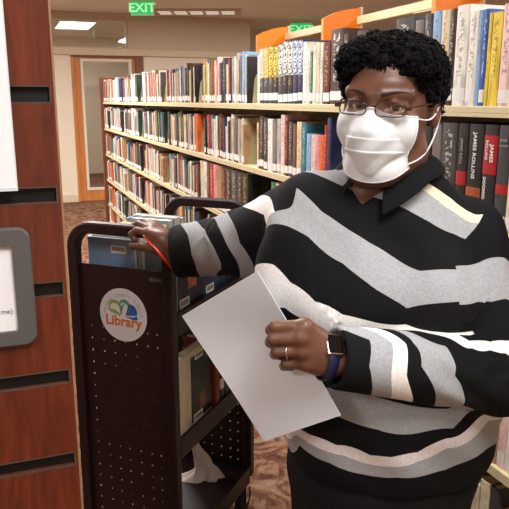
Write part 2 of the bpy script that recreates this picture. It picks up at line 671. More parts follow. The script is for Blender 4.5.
# grey rounded frame with a white notice
fx1, fz1 = panel_local(37.5, 334, 0.002)
_, fz0 = panel_local(20, 344, 0.002)
ix1, iz1 = panel_local(17.5, 245, 0.006)
ix2, iz0 = panel_local(18.5, 330, 0.006)
f = empty('notice_frame', PM @ Vector((fx1, -0.0015, fz0)), RA, 'dark grey rounded plastic frame holding a white notice on the slotted panel', 'notice')
fz1 = panel_local(27, 226, 0.002)[1]
FW, FH = 0.27, fz1 - fz0


def rrect(x0, x1, z0, z1, r, n=6):
    out = []
    for (cx, cz, a0) in ((x1 - r, z1 - r, 0), (x0 + r, z1 - r, PI / 2), (x0 + r, z0 + r, PI), (x1 - r, z0 + r, 1.5 * PI)):
        for i in range(n + 1):
            a = a0 + PI / 2 * i / n
            out.append((cx + r * math.cos(a), cz + r * math.sin(a)))
    return out


O = rrect(-FW, 0, 0, FH, 0.02)
wbr = fx1 - ix2
I = rrect(-FW + wbr, -wbr, iz0 - fz0, FH - (fz1 - iz1), 0.004)
b = MB()
n = len(O)
O2 = rrect(-FW + 0.003, -0.003, 0.003, FH - 0.003, 0.017)
rings = [[Vector((p[0], 0, p[1])) for p in O], [Vector((p[0], -0.009, p[1])) for p in O], [Vector((p[0], -0.012, p[1])) for p in O2],
         [Vector((p[0], -0.012, p[1])) for p in I], [Vector((p[0], -0.004, p[1])) for p in I]]
b.grid(rings, smooth=False, wrap=True)
b.add([Vector((p[0], 0, p[1])) for p in O], [list(range(n))])
b.build('frame', M['grey_plastic'], f)
b = MB(); b.add([Vector((p[0], -0.0045, p[1])) for p in I], [list(range(n))[::-1]])
nt_ = b.build('notice_sheet', M['sign_paper'], f)
tx, tz = panel_local(13, 311, 0.006)
text_obj('me)', 0.0115, M['grey_ink'], nt_, Matrix.Translation((tx - fx1, -0.0052, tz - fz0)) @ Matrix.Rotation(PI / 2, 4, 'X'), align='RIGHT', ext=0.0002)
# ================================================================== shelf range
UF = 1.069                       # front plane of the shelves
SZ = [1.437, 1.147, 0.857, 0.567, 0.277, 0.065]   # shelf tops
V_END = 7.8
V_BEG = 0.177
BAY0, BAYW = 2.877, 0.9
SD = 0.25
rg = empty('library_bookcase', uv(UF, 0), RA, 'long cream steel bookcase of open shelves running along the aisle behind the person', 'bookcase')
bay_edges = [V_BEG] + [BAY0 + BAYW * k for k in range(-2, 6)] + [V_END]
for r, z in enumerate(SZ):
    for i in range(len(bay_edges) - 1):
        a, c = bay_edges[i] + 0.002, bay_edges[i + 1] - 0.002
        b = MB()
        b.bbox(0, SD, a, c, z - 0.018, z, 0.003)
        b.box(0.0, 0.012, a, c, z - 0.026, z - 0.017)
        if r == 5:
            b.box(0.01, 0.025, a, c, 0, z - 0.018)
        b.build('shelf', M['cream_steel'], rg)
for v in bay_edges:
    b = MB()
    b.box(SD - 0.03, SD + 0.0, v - 0.0019, v + 0.0019, 0, SZ[0])
    b.build('upright', M['cream_steel'], rg)
b = MB(); b.box(SD + 0.001, SD + 0.008, V_BEG, V_END, 0, SZ[0] - 0.02); b.build('back_panel', M['shelf_dark'], rg)
b = MB(); b.bbox(-0.03, 0.56, V_END + 0.001, V_END + 0.03, 0, 1.70, 0.004); tag(b.build('end_panel', M['endwood'], rg), 'brown wooden end panel')

# taller bookcase back to back with it, orange curved uprights
tb = empty('tall_bookcase', uv(UF + 0.330, 0), RA, 'taller bookcase with orange curved uprights standing behind the long cream one', 'bookcase')
TD = 0.19
fin_v = [BAY0 + BAYW * k - 0.0 for k in range(-2, 6)]


def fin_top(px, py):
    a = at(px, py, 1.0) - Vector((0, 0, H))
    du, dv = to_uv(a)
    k = (UF + 0.5) / du
    return dv * k, H + a.z * k


v1, z1 = fin_top(284, 27)
v2, z2 = fin_top(356, 7)
fins = [v1 + (v2 - v1) * k for k in range(0, 4)]
ZF = (z1 + z2) / 2
for v in fins:
    poly = [(0.0, 0.0), (TD, 0.0), (TD, ZF)]
    for i in range(9):
        t = i / 8
        poly.append((TD - TD * t, ZF - 0.004 - 0.052 * t ** 2.0))
    Mx = Matrix(((1, 0, 0, 0), (0, 0, -1, v + 0.011), (0, 1, 0, 0), (0, 0, 0, 1)))
    b = MB(); b.prism(poly, 0, 0.022, 0, Mx)
    o = b.build('upright_panel', M['orange'], tb)
    tag(o, 'orange curved upright panel')
    b = MB(); b.bbox(TD + 0.0005, TD + 0.012, v - 0.013, v + 0.013, 0.0, ZF + 0.002, 0.002); b.build('edge_strip', M['cream_steel'], o)
for i in range(len(fins) - 1):
    a, c = sorted((fins[i], fins[i + 1]))
    for z in (0.08, 0.42, 0.76, 1.10, 1.44):
        b = MB(); b.bbox(0.012, TD, a + 0.0125, c - 0.0125, z - 0.02, z, 0.003); b.build('shelf', M['cream_steel'], tb)
    b = MB(); b.bbox(TD - 0.02, TD, a + 0.0125, c - 0.0125, ZF - 0.075, ZF - 0.04, 0.002); b.build('top_rail', M['cream_steel'], tb)
b = MB(); b.box(0.0, 0.01, min(fins), max(fins), 0, SZ[0] + 0.03); b.build('back_panel', M['shelf_dark'], tb)

# ------------------------------------------------------------------ books
PAL = {
    'white': (222, 216, 208), 'cream': (208, 192, 160), 'light grey': (168, 164, 160), 'grey': (112, 108, 108), 'charcoal': (62, 60, 62),
    'black': (34, 31, 33), 'dark brown': (64, 42, 34), 'brown': (104, 70, 50), 'tan': (166, 128, 92), 'maroon': (92, 30, 34), 'red': (176, 44, 40),
    'orange': (214, 96, 44), 'yellow': (226, 196, 66), 'olive': (112, 110, 62), 'green': (62, 112, 66), 'dark green': (34, 62, 46), 'teal': (44, 112, 124),
    'light blue': (128, 168, 204), 'blue': (54, 84, 160), 'navy': (34, 42, 78), 'purple': (84, 60, 104), 'pink': (214, 146, 148), 'pale pink': (226, 190, 182),
}
PW8 = {'white': 14, 'cream': 11, 'light grey': 9, 'grey': 6, 'charcoal': 7, 'black': 9, 'dark brown': 7, 'brown': 5, 'tan': 6, 'maroon': 4, 'red': 5,
       'orange': 2.5, 'yellow': 1.5, 'olive': 2, 'green': 1.5, 'dark green': 2.5, 'teal': 2.5, 'light blue': 2.5, 'blue': 2.5, 'navy': 4, 'purple': 1.5, 'pink': 2.5, 'pale pink': 2}
NAMES = list(PAL)
WTS = [PW8[n] for n in NAMES]


def cover_mat(name, c, i):
    """book cover: plain cloth or printed jacket with blurry title streaks"""
    m, nt, b = new_mat(name)
    N, L = nt.nodes, nt.links
    tc = N.new('ShaderNodeTexCoord')
    oi = N.new('ShaderNodeObjectInfo')
    ad = N.new('ShaderNodeVectorMath'); ad.operation = 'ADD'
    mu = N.new('ShaderNodeVectorMath'); mu.operation = 'SCALE'
    cmb = N.new('ShaderNodeCombineXYZ')
    L.new(oi.outputs['Random'], cmb.inputs['X']); L.new(oi.outputs['Random'], cmb.inputs['Z'])
    L.new(cmb.outputs[0], mu.inputs[0]); mu.inputs['Scale'].default_value = 37.0
    L.new(tc.outputs['Generated'], ad.inputs[0]); L.new(mu.outputs[0], ad.inputs[1])
    # title streaks in the middle of the spine
    mp = N.new('ShaderNodeMapping'); mp.inputs['Scale'].default_value = (2.2, 1.0, 16.0)
    L.new(ad.outputs[0], mp.inputs['Vector'])
    nz = N.new('ShaderNodeTexNoise'); nz.inputs['Scale'].default_value = 1.6; nz.inputs['Detail'].default_value = 2
    L.new(mp.outputs[0], nz.inputs['Vector'])
    th = N.new('ShaderNodeMath'); th.operation = 'GREATER_THAN'; th.inputs[1].default_value = 0.54
    L.new(nz.outputs['Fac'], th.inputs[0])
    sx = N.new('ShaderNodeSeparateXYZ'); L.new(tc.outputs['Generated'], sx.inputs[0])
    def band(out, lo, hi):
        a = N.new('ShaderNodeMath'); a.operation = 'GREATER_THAN'; a.inputs[1].default_value = lo; L.new(out, a.inputs[0])
        c_ = N.new('ShaderNodeMath'); c_.operation = 'LESS_THAN'; c_.inputs[1].default_value = hi; L.new(out, c_.inputs[0])
        p = N.new('ShaderNodeMath'); p.operation = 'MULTIPLY'; L.new(a.outputs[0], p.inputs[0]); L.new(c_.outputs[0], p.inputs[1])
        return p.outputs[0]
    def mul(a, c_):
        p = N.new('ShaderNodeMath'); p.operation = 'MULTIPLY'; L.new(a, p.inputs[0])
        if isinstance(c_, float):
            p.inputs[1].default_value = c_
        else:
            L.new(c_, p.inputs[1])
        return p.outputs[0]
    fac = mul(mul(th.outputs[0], band(sx.outputs['X'], 0.28, 0.72)), band(sx.outputs['Z'], 0.3, 0.93))
    fac = mul(fac, 0.5)
    # broad colour fields of the jacket
    n2 = N.new('ShaderNodeTexNoise'); n2.inputs['Scale'].default_value = 2.3; n2.inputs['Detail'].default_value = 1
    L.new(ad.outputs[0], n2.inputs['Vector'])
    rp = N.new('ShaderNodeValToRGB')
    col = srgb(*c)
    lum = 0.3 * col[0] + 0.5 * col[1] + 0.2 * col[2]
    var = [tuple(x * 0.72 for x in col[:3]) + (1,), col, tuple(min(1, x * 1.12 + 0.015) for x in col[:3]) + (1,)]
    rp.color_ramp.elements[0].position = 0.38; rp.color_ramp.elements[0].color = var[0]
    rp.color_ramp.elements[1].position = 0.62; rp.color_ramp.elements[1].color = var[2]
    x = rp.color_ramp.elements.new(0.46); x.color = var[1]
    L.new(n2.outputs['Fac'], rp.inputs['Fac'])
    mx = N.new('ShaderNodeMix'); mx.data_type = 'RGBA'
    L.new(fac, mx.inputs['Factor']); L.new(rp.outputs['Color'], mx.inputs['A'])
    ink = [(225, 215, 200), (224, 190, 90), (230, 226, 222), (190, 60, 48)] if lum < 0.18 else [(40, 36, 38), (150, 36, 36), (38, 56, 104), (60, 56, 54)]
    mx.inputs['B'].default_value = srgb(*ink[i % 4])
    L.new(mx.outputs['Result'], b.inputs['Base Color'])
    b.inputs['Roughness'].default_value = 0.42
    b.inputs['Specular IOR Level'].default_value = 0.4
    return m


CM = {n: cover_mat('cover_' + n.replace(' ', '_'), PAL[n], i) for i, n in enumerate(NAMES)}
M['pattern_set'] = cover_mat('cover_patterned', (226, 200, 110), 3)


def checker(name, c0, c1, sc):
    m, nt, b = new_mat(name)
    N, L = nt.nodes, nt.links
    tc = N.new('ShaderNodeTexCoord')
    mp = N.new('ShaderNodeMapping'); mp.inputs['Scale'].default_value = (2.0, 2.0, sc)
    L.new(tc.outputs['Generated'], mp.inputs['Vector'])
    nz = N.new('ShaderNodeTexNoise'); nz.inputs['Scale'].default_value = 2.0; nz.inputs['Detail'].default_value = 0
    L.new(mp.outputs[0], nz.inputs['Vector'])
    rp = N.new('ShaderNodeValToRGB'); rp.color_ramp.interpolation = 'CONSTANT'
    rp.color_ramp.elements[0].color = srgb(*c0); rp.color_ramp.elements[1].position = 0.53; rp.color_ramp.elements[1].color = srgb(*c1)
    L.new(nz.outputs['Fac'], rp.inputs['Fac']); L.new(rp.outputs['Color'], b.inputs['Base Color'])
    b.inputs['Roughness'].default_value = 0.45
    return m


def book_body(mb, t, h, dp, mi=0, pm=1, pages=True):
    """hardback: rounded spine at y=0 facing -y, thickness t along x, depth dp along +y; cover boards plus page block"""
    c = min(0.0028, t * 0.14)
    # spine profile (outer) in xy
    prof = []
    for i in range(7):
        a = PI * (i / 6)
        prof.append((t / 2 - t / 2 * math.cos(a), 0.0 + 0.004 * (1 - math.sin(a))))
    outer = [(0.0, dp)] + prof + [(t, dp)]
    inner = [(t - c, dp), (t - c, 0.0085), (c, 0.0085), (c, dp)]
    poly = outer + inner
    # extrude as ring of quads (non convex): build outer wall and inner wall and caps by strips
    n = len(outer)
    vs = []
    for z in (0.0, h):
        vs += [(p[0], p[1], z) for p in poly]
    N_ = len(poly)
    fs = []
    for i in range(N_):
        j = (i + 1) % N_
        fs.append((i, j, N_ + j, N_ + i))
    # caps
    k = n  # inner start
    left = [0, 1, k + 2, k + 3]
    right = [n - 2, n - 1, k, k + 1]
    spine = list(range(1, n - 1)) + [k + 1, k + 2]
    for q in (left, right, spine):
        fs.append(tuple(q[::-1]))
        fs.append(tuple(N_ + x for x in q))
    mb.add(vs, fs, mi)
    if pages:
        page_block(mb, t, h, dp, pm)


def page_block(mb, t, h, dp, pm=0):
    c = min(0.0028, t * 0.14)
    mb.box(c + 0.0002, t - c - 0.0002, 0.0087, dp - 0.004, 0.003, h - 0.003, pm)


def label_patch(mb, t, z0, z1, mi):
    """sticker wrapped over the spine"""
    pr = []
    for i in range(7):
        a = PI * (0.04 + 0.92 * i / 6)
        pr.append((t / 2 - (t / 2) * math.cos(a), 0.004 * (1 - math.sin(a)) - 0.0005))
    mb.grid([[(p[0], p[1], z) for p in pr] for z in (z1, z0)], mi, True)


# local book axes -> range axes: x (thickness) along +v reversed so x grows toward the viewer's right (smaller v)
ORD = ['1st', '2nd', '3rd'] + ['%dth' % i for i in range(4, 60)]
SHN = ['top shelf', 'second shelf', 'third shelf', 'fourth shelf', 'fifth shelf', 'bottom shelf']
BAYN = {0: 'at the right edge', 1: 'beside the head', 2: 'first bay left of person', 3: 'second bay left of person', 4: 'third bay left of person',
        5: 'fourth bay left of person', 6: 'fifth bay left of person', 7: 'sixth bay left of person', 8: 'last far bay'}
books = []   # dicts


def v_at(px, z):
    """position along the range of a reading column at height z on the front plane"""
    r = (px - 254.5) / F
    D = H - z
    # v such that proj(uv(UF,v,z)) has this column
    # X = UF*RC - v*RS ; Y = UF*RS + v*RC ; X = r*(Y*CP + D*SP)
    return (UF * RC - r * (UF * RS * CP + D * SP)) / (RS + r * RC * CP)


def manual(r, pxs, zmid):
    return None


def add_book(r, v, t, h, dp, col, lean=0.0, inset=0.004, **kw):
    d = dict(r=r, v=v, t=t, h=h, dp=dp, col=col, lean=lean, inset=inset)
    d.update(kw)
    books.append(d)


MAN = {}
# (px left, px right, top py, colour name, extra) - only to size the books; they stand on the shelf
MAN[(0, 'right')] = [
    (497.5, 509.5, 3, 'pale pink', {'word': 'big'}), (487.5, 497.0, 12, 'yellow', {}), (484, 487.3, 13, 'yellow', {}), (478.5, 483.8, 9, 'blue', {}), (474.5, 478.2, 10, 'light blue', {}),
    (464.5, 474.3, 11, 'white', {}), (451.5, 464.2, 5, 'white', {}), (446.0, 451.0, 9, 'dark brown', {}), (437, 445.8, 10, 'cream', {}), (428.5, 436.6, 11, 'light blue', {}), (420.5, 428.2, 14, 'charcoal', {}),
    (411, 420, 20, 'grey', {}), (392, 410.5, 18, 'charcoal', {}), (379, 391, 33, 'dark brown', {}), (366, 378.5, 31, 'maroon', {}), (354, 365.5, 30, 'dark brown', {}),
]
MAN[(1, 'right')] = [
    (505, 512, 120, 'cream', {}), (492.5, 504.7, 125, 'charcoal', {'txt': ('JAMES', 'ROLLINS')}), (478.5, 492.2, 123, 'black', {'jr': 1}), (463.5, 478.2, 123, 'black', {'jr': 2}), (453, 463.2, 123, 'black', {'jr': 3}),
    (437, 452.7, 122, 'charcoal', {}), (428, 436.7, 124, 'grey', {}), (420, 427.8, 126, 'black', {}),
]
MAN[(0, 'set')] = [
    (341, 346, 34, 'dark brown', {}), (328.5, 340.5, 29, 'dark brown', {'tri': 1}), (321.5, 328, 42, 'maroon', {}), (318.5, 321.2, 44, 'white', {}), (314.5, 318.2, 43, 'cream', {}), (311.2, 314.2, 46, 'white', {}), (308.4, 311, 52, 'green', {}),
    (305.4, 308.2, 50, 'white', {}), (301.2, 305.1, 42, 'white', {}), (296.2, 300.9, 40, 'navy', {'series': 'light blue'}), (291.2, 296, 40, 'navy', {'series': 'light blue'}), (286.2, 291, 41, 'black', {'series': 'white'}),
    (281.4, 286, 41, 'black', {'series': 'white'}), (276.5, 281.2, 44, 'charcoal', {'series': 'white'}), (271.8, 276.3, 46, 'black', {'series': 'yellow'}), (267, 271.6, 46, 'charcoal', {'series': 'yellow'}), (262.4, 266.8, 47, 'charcoal', {'series': 'orange'}), (258.2, 262.2, 48, 'charcoal', {'series': 'pink'}),
]
MAN[(1, 'mid')] = [
    (325, 329, 118, 'navy', {}), (322.5, 324.8, 125, 'red', {}), (318, 322.2, 136, 'orange', {}), (314, 317.8, 136, 'pink', {}), (309.5, 313.8, 135, 'pale pink', {}), (304.8, 309.2, 134, 'light blue', {}), (300, 304.5, 124, 'teal', {}),
    (295, 299.6, 122, 'cream', {}), (291.2, 294.7, 124, 'brown', {}), (287, 291, 122, 'charcoal', {}), (283, 286.7, 121, 'maroon', {}), (279.2, 282.8, 115, 'pale pink', {}), (275.5, 279, 119, 'light grey', {}), (271, 275.2, 120, 'grey', {}),
    (266.2, 270.7, 119, 'white', {}), (262.2, 266, 118, 'charcoal', {}), (258.5, 262, 116, 'dark brown', {}),
]
MAN[(2, 'mid')] = [
    (298, 303, 190, 'teal', {}), (293, 297.7, 188, 'orange', {}), (288, 292.7, 186, 'pale pink', {}), (283, 287.7, 184, 'white', {}), (279, 282.7, 182, 'red', {}), (274, 278.7, 184, 'cream', {}), (269.5, 273.7, 180, 'green', {}),
    (241, 246.5, 171, 'black', {}), (236, 240.7, 170, 'dark brown', {}), (230, 235.7, 168, 'charcoal', {}), (225, 229.7, 167, 'dark brown', {}), (220.5, 224.7, 166, 'maroon', {}), (216, 220.2, 165, 'tan', {}),
    (212.6, 215.7, 163, 'pink', {}), (209.2, 212.4, 160, 'red', {}), (206, 209, 159, 'maroon', {}), (202.8, 205.7, 158, 'white', {}), (199.6, 202.5, 157, 'cream', {}),
]
covered = {r: [] for r in range(6)}
for (r, nm), lst in MAN.items():
    z = SZ[r]
    lo, hi = 1e9, -1e9
    for (pl, pr, pt, col, ex) in lst:
        va, vb = v_at(pr, z + 0.1), v_at(pl, z + 0.1)
        lo, hi = min(lo, va), max(hi, vb)
        # height from the reading of its top
        P = uv(UF, (va + vb) / 2, z)
        a = at((pl + pr) / 2, pt, P.y)
        h = min(max(a.z - z, 0.15), 0.247 if r else 0.30)
        add_book(r, va + 0.0006, max(0.008, vb - va - 0.0012), h, min(0.20, h * 0.68), col, man=True, **ex)
    covered[r].append((lo, hi))
bookends = []
covers_out = []
for r in range(6):
    for i in range(1, len(bay_edges) - 1):
        a, c = bay_edges[i] + 0.012, bay_edges[i + 1] - 0.012
        if r >= 3 and bay_edges[i] < 1.9:
            pass
        gap = random.choice([0.10, 0.13, 0.15, 0.12]) if i >= 2 else 0.05
        v = a + gap
        has_man = [iv for iv in covered[r] if iv[0] < c and iv[1] > a]
        used_end = False
        big = r in (1, 2, 3) or r == 0
        v = max(v, a)
        first = None
        while v < c - 0.012:
            t = random.choice([0.014, 0.018, 0.02, 0.022, 0.025, 0.028, 0.032, 0.036])
            blk = [iv for iv in covered[r] if v + t > iv[0] and v < iv[1]]
            if blk:
                v = blk[0][1] + 0.001
                continue
            if v + t > c:
                break
            h = random.choice([0.19, 0.2, 0.205, 0.21, 0.215, 0.22, 0.225, 0.235]) if r == 0 or random.random() < 0.75 else random.uniform(0.17, 0.24)
            col = random.choices(NAMES, WTS)[0]
            if first is None and i >= 3:
                col = random.choice(['charcoal', 'dark green', 'dark brown', 'orange', 'black', 'tan', 'olive'])
            first = 1
            add_book(r, v, t, h, h * random.uniform(0.62, 0.7), col, inset=random.uniform(0.002, 0.012))
            v += t + random.uniform(0.0005, 0.0015)
        # bookend on the near side of the run
        vs_ = [bk['v'] for bk in books if bk['r'] == r and a - 0.01 <= bk['v'] <= c]
        if vs_:
            bookends.append((r, min(vs_), i))
books.sort(key=lambda d: (d['r'], -d['v']))


def visible_score(d):
    z0, z1 = SZ[d['r']], SZ[d['r']] + d['h']
    p = [proj(uv(UF, vv, zz)) for vv in (d['v'], d['v'] + d['t']) for zz in (z0, z1)]
    xs = [q[0] for q in p]; ys = [q[1] for q in p]
    cx, cy = sum(xs) / 4, sum(ys) / 4
    w_, h_ = max(xs) - min(xs), max(ys) - min(ys)
    vis = 1.0
    if cx > 512 or p[0][2] < 0.3:
        vis = 0
    if 345 < cx < 432 and ((min(ys) > 30) or (max(ys) < 180 and min(ys) > 40)):
        vis = 0
    if d['r'] >= 2 and cx > 305:
        vis = 0
    if d['r'] == 1 and 345 < cx < 418:
        vis = 0
    if d['r'] == 0 and 350 < cx < 432 and min(ys) > 26:
        vis = 0
    if d['r'] >= 3 and cx > 166:
        vis *= 0.3 if cx < 250 else 0
    if d['r'] >= 4 and cx > 160:
        vis = 0
    if cx < 98:
        vis = 0
    d['cx'], d['w'], d['hpx'] = cx, w_, h_
    d['area'] = w_ * h_ * vis
    return d['area']


for dct in books:
    visible_score(dct)
rank = sorted(range(len(books)), key=lambda i: -books[i]['area'])
indiv = set(i for i in rank[:299] if books[i]['area'] > 0)
# order within bay for labels
cnt = {}
for i, dct in enumerate(books):
    vmid = dct['v'] + dct['t'] / 2
    bay = sum(1 for e_ in bay_edges[1:-1] if vmid > e_)
    dct['bay'] = bay
    key = (dct['r'], bay)
    cnt[key] = cnt.get(key, 0) + 1
    dct['ord'] = cnt[key]
M['red_cover'] = mat('red_jacket', srgb(172, 26, 34), 0.4, noise=0.1)
M['rust_cover'] = mat('rust_jacket', srgb(168, 82, 44), 0.4, noise=0.25, scale=40)
M['white_ink'] = mat('white_ink', srgb(226, 222, 220), 0.6, noise=0.02)
M['grey_title'] = mat('grey_title_ink', srgb(150, 146, 148), 0.6, noise=0.02)
for nm, c0, c1 in (('yellow', (232, 196, 70), (90, 74, 40)), ('white', (222, 220, 214), (70, 66, 64)), ('light blue', (196, 204, 216), (70, 80, 110)), ('orange', (228, 140, 60), (240, 200, 120)), ('pink', (222, 150, 130), (240, 206, 190))):
    M['ser_' + nm] = checker('series_jacket_' + nm.replace(' ', '_'), c0, c1, 7.0)
stuff = {}


def plain_cover(n):
    return mat('small_cover_' + n.replace(' ', '_'), srgb(*PAL[n]), 0.5, noise=0.2, scale=45)


BM = {'red': 'red_cover'}
XT = Matrix(((0, 1, 0, 0), (-1, 0, 0, 0), (0, 0, 1, 0), (0, 0, 0, 1)))   # book (x,y) -> range (u=y, v=-x)


def spine_text(s, size, m, parent, x, z, t, h, name='spine_title'):
    # letters run down the spine, tops to the right
    Mx = Matrix.Translation((x, -0.0012, z)) @ Matrix.Rotation(PI / 2, 4, 'X') @ Matrix.Rotation(-PI / 2, 4, 'Z')
    return text_obj(s, size, m, parent, Mx, name, ext=0.0004, bold=size * 0.02)


for i, dct in enumerate(books):
    r, t, h, dp = dct['r'], dct['t'], dct['h'], dct['dp']
    z = SZ[r] + 0.0004
    lab_h = 0.03 if t > 0.012 else 0.024
    lz0 = 0.006 + (dct['v'] * 37 % 1) * 0.008
    haslab = (dct['v'] * 91 % 1) < 0.88
    if i in indiv:
        o = bpy.data.objects.new('book', None)
        base = uv(UF + dct['inset'], dct['v'] + t, z)
        Mw = Matrix.Translation(base) @ Matrix.Rotation(RA, 4, 'Z') @ XT
        big = dct['area'] > 70 or dct.get('man')
        mats = [plain_cover(dct['col']) if (dct.get('jr') or dct.get('txt')) else CM[dct['col']], M['pages'], M['label']]
        mb = MB()
        book_body(mb, t, h, dp, 0, 1, pages=not big)
        if haslab and not big:
            label_patch(mb, t, lz0, lz0 + lab_h, 2)
        bpy.data.objects.remove(o)
        o = mb.build('book', mats)
        o.matrix_world = Mw
        if big:
            p = MB(); page_block(p, t, h, dp); p.build('page_block', M['pages'], o)
            if haslab:
                p = MB(); label_patch(p, t, lz0, lz0 + lab_h, 0); p.build('spine_label', M['label'], o)
            if dct.get('series'):
                p = MB(); label_patch(p, t, h * 0.46, h * 0.985, 0); p.build('patterned_band', M['ser_' + dct['series']], o)
            if dct.get('tri'):
                p = MB(); p.prism([(t * 0.28, h * 0.86), (t * 0.42, h * 0.86), (t * 0.35, h * 0.955)], 0, 0.0006, 0, Matrix.Translation((0, -0.0004, 0)) @ Matrix.Rotation(PI / 2, 4, 'X'))
                p.prism([(t * 0.68, h * 0.86), (t * 0.82, h * 0.86), (t * 0.75, h * 0.955)], 0, 0.0006, 0, Matrix.Translation((0, -0.0004, 0)) @ Matrix.Rotation(PI / 2, 4, 'X'))
                p.build('white_mark', M['label'], o)
            if dct.get('txt'):
                text_obj('JAMES', 0.0085, M['grey_title'], o, Matrix.Translation((t / 2, -0.0012, h * 0.86)) @ Matrix.Rotation(PI / 2, 4, 'X'), 'spine_title', ext=0.0004)
                text_obj('ROLLINS', 0.0075, M['grey_title'], o, Matrix.Translation((t / 2, -0.0012, h * 0.81)) @ Matrix.Rotation(PI / 2, 4, 'X'), 'spine_title', ext=0.0004)
                p = MB(); label_patch(p, t, h * 0.36, h * 0.45, 0); p.build('red_emblem', M['red_cover'], o)
            if dct.get('jr') == 1:
                p = MB(); label_patch(p, t, h * 0.53, h * 0.90, 0); p.build('red_band', M['red_cover'], o)
                spine_text('JAMES', 0.016, M['white_ink'], o, t * 0.68, h * 0.73, t, h)
                spine_text('ROLLINS', 0.012, M['white_ink'], o, t * 0.30, h * 0.76, t, h)
                spine_text('DOOMSDAY', 0.0125, M['white_ink'], o, t * 0.30, h * 0.36, t, h)
            if dct.get('jr') == 2:
                p = MB(); label_patch(p, t, h * 0.22, h * 0.38, 0); p.build('rust_band', M['rust_cover'], o)
                spine_text('JAMES ROLLINS', 0.0165, M['white_ink'], o, t * 0.5, h * 0.69, t, h)
            if dct.get('jr') == 3:
                p = MB(); label_patch(p, t, h * 0.38, h * 0.52, 0); p.build('red_band', M['red_cover'], o)
                spine_text('JAMES ROLL', 0.012, M['grey_title'], o, t * 0.5, h * 0.72, t, h)
        what = dct['col']
        extra = ''
        if dct.get('jr') == 1: extra = ' with red band and white letters'
        if dct.get('jr') == 2: extra = ' with big white letters and rust band'
        if dct.get('jr') == 3: extra = ' with grey letters and red band'
        if dct.get('txt'): extra = ' with small grey letters'
        if dct.get('series'): extra = ' with %s patterned band' % dct['series']
        if dct.get('tri'): extra = ' with two white marks'
        if extra and dct.get('series') is None:
            lb = '%s book%s on the %s %s' % (what, extra, SHN[r], BAYN[dct['bay']])
        elif extra:
            lb = '%s book%s, %s from left, %s' % (what, extra, ORD[dct['ord'] - 1], SHN[r])
        else:
            lb = '%s book, %s from left on %s, %s' % (what, ORD[dct['ord'] - 1], SHN[r], BAYN[dct['bay']])
        tag(o, lb, 'book', 'books on the %s' % SHN[r])
    else:
        mb = stuff.setdefault(0, (MB(), []))
        S, sl = stuff[0]
        if not sl:
            sl += ['pages', 'label']
        key = dct['col']
        if key not in sl:
            sl.append(key)
        one = MB(); book_body(one, t, h, dp, sl.index(key), 0)
        if haslab:
            label_patch(one, t, lz0, lz0 + lab_h, 1)
        Mw = Matrix.Translation((dct['inset'], dct['v'] + t, z)) @ XT
        bb = len(S.v)
        S.v += [tuple(Mw @ Vector(p)) for p in one.v]
        S.f += [[bb + k for k in f_] for f_ in one.f]
        S.m += one.m; S.sm += one.sm
S, sl = stuff[0]


so = S.build('shelved_books', [M['pages'], M['label']] + [plain_cover(n) for n in sl[2:]], None, Matrix.Translation(uv(UF, 0)) @ Matrix.Rotation(RA, 4, 'Z'))
tag(so, 'remaining small or hidden books filling the lower and far shelves of the long bookcase', 'books', None, 'stuff')

# ------------------------------------------------------------------ arched bookends
be_mesh = {}


def bookend_meshes():
    w_, h_, th = 0.135, 0.15, 0.0016
    outer = [(0, 0), (w_, 0)]
    # tall arch plate with an arch cut out: outer arc, inner arc
    def arch(wd, hgt, n=10, x0=0.0):
        pts = []
        for k in range(n + 1):
            a = PI * k / n
            pts.append((x0 + wd / 2 + wd / 2 * math.cos(a) * (1.0 if True else 0), hgt - wd * 0.42 + wd * 0.42 * math.sin(a)))
        return pts
    ob = [(w_, 0.0)] + arch(w_ * 0.84, h_, 10, w_ * 0.08) + [(0.0, 0.0)]
    ib = [(w_ * 0.74, 0.0)] + arch(w_ * 0.40, h_ * 0.70, 10, w_ * 0.30) + [(w_ * 0.26, 0.0)]
    P = MB()
    R = []
    for (poly, off) in ((ob, 0.0), (ob, th), (ib, th), (ib, 0.0)):
        R.append([Vector((p[0], off, p[1])) for p in poly])
    R.append(R[0])
    P.grid(R, 0, False)
    Q = MB(); Q.box(0.02, w_ - 0.02, -0.0, 0.06, 0.0004, 0.0016)
    return P.mesh('plate', M['bookend']), Q.mesh('foot_tongue', M['bookend'])


pm_, qm_ = bookend_meshes()
picks = []
seen = {}
for (r, v, i) in bookends:
    q = proj(uv(UF + 0.05, v, SZ[r] + 0.1))
    if not (100 < q[0] < 512) or r > 4:
        continue
    if q[0] > 300 or (r == 3 and q[0] > 175) or (r == 4 and q[0] > 160):
        continue
    o = empty('bookend', uv(UF + 0.03, v - 0.0022, SZ[r] + 0.0004), RA, 'putty arched bookend holding the books on the %s, %s' % (SHN[r], BAYN[i + 0]), 'bookend', 'arched bookends')
    for nm, me in (('plate', pm_), ('foot_tongue', qm_)):
        c = bpy.data.objects.new(nm, me)
        COL.objects.link(c); c.parent = o
        if nm == 'plate':
            pass
# ================================================================== book cart
CA = math.radians(-23.0)
CO = Vector((-0.362, 1.733, 0))
CW, CL, CH = 0.165, 0.52, 1.13
cart = empty('book_cart', CO, CA, 'maroon perforated steel library book cart with a round white logo sticker', 'book cart')


def rounded_path(x0, x1, z0, z1, r, n=7):
    pts = [(x0, z0)]
    for k in range(n + 1):
        a = PI - PI / 2 * k / n
        pts.append((x0 + r + r * math.cos(a), z1 - r + r * math.sin(a)))
    for k in range(n + 1):
        a = PI / 2 - PI / 2 * k / n
        pts.append((x1 - r + r * math.cos(a), z1 - r + r * math.sin(a)))
    pts.append((x1, z0))
    return pts


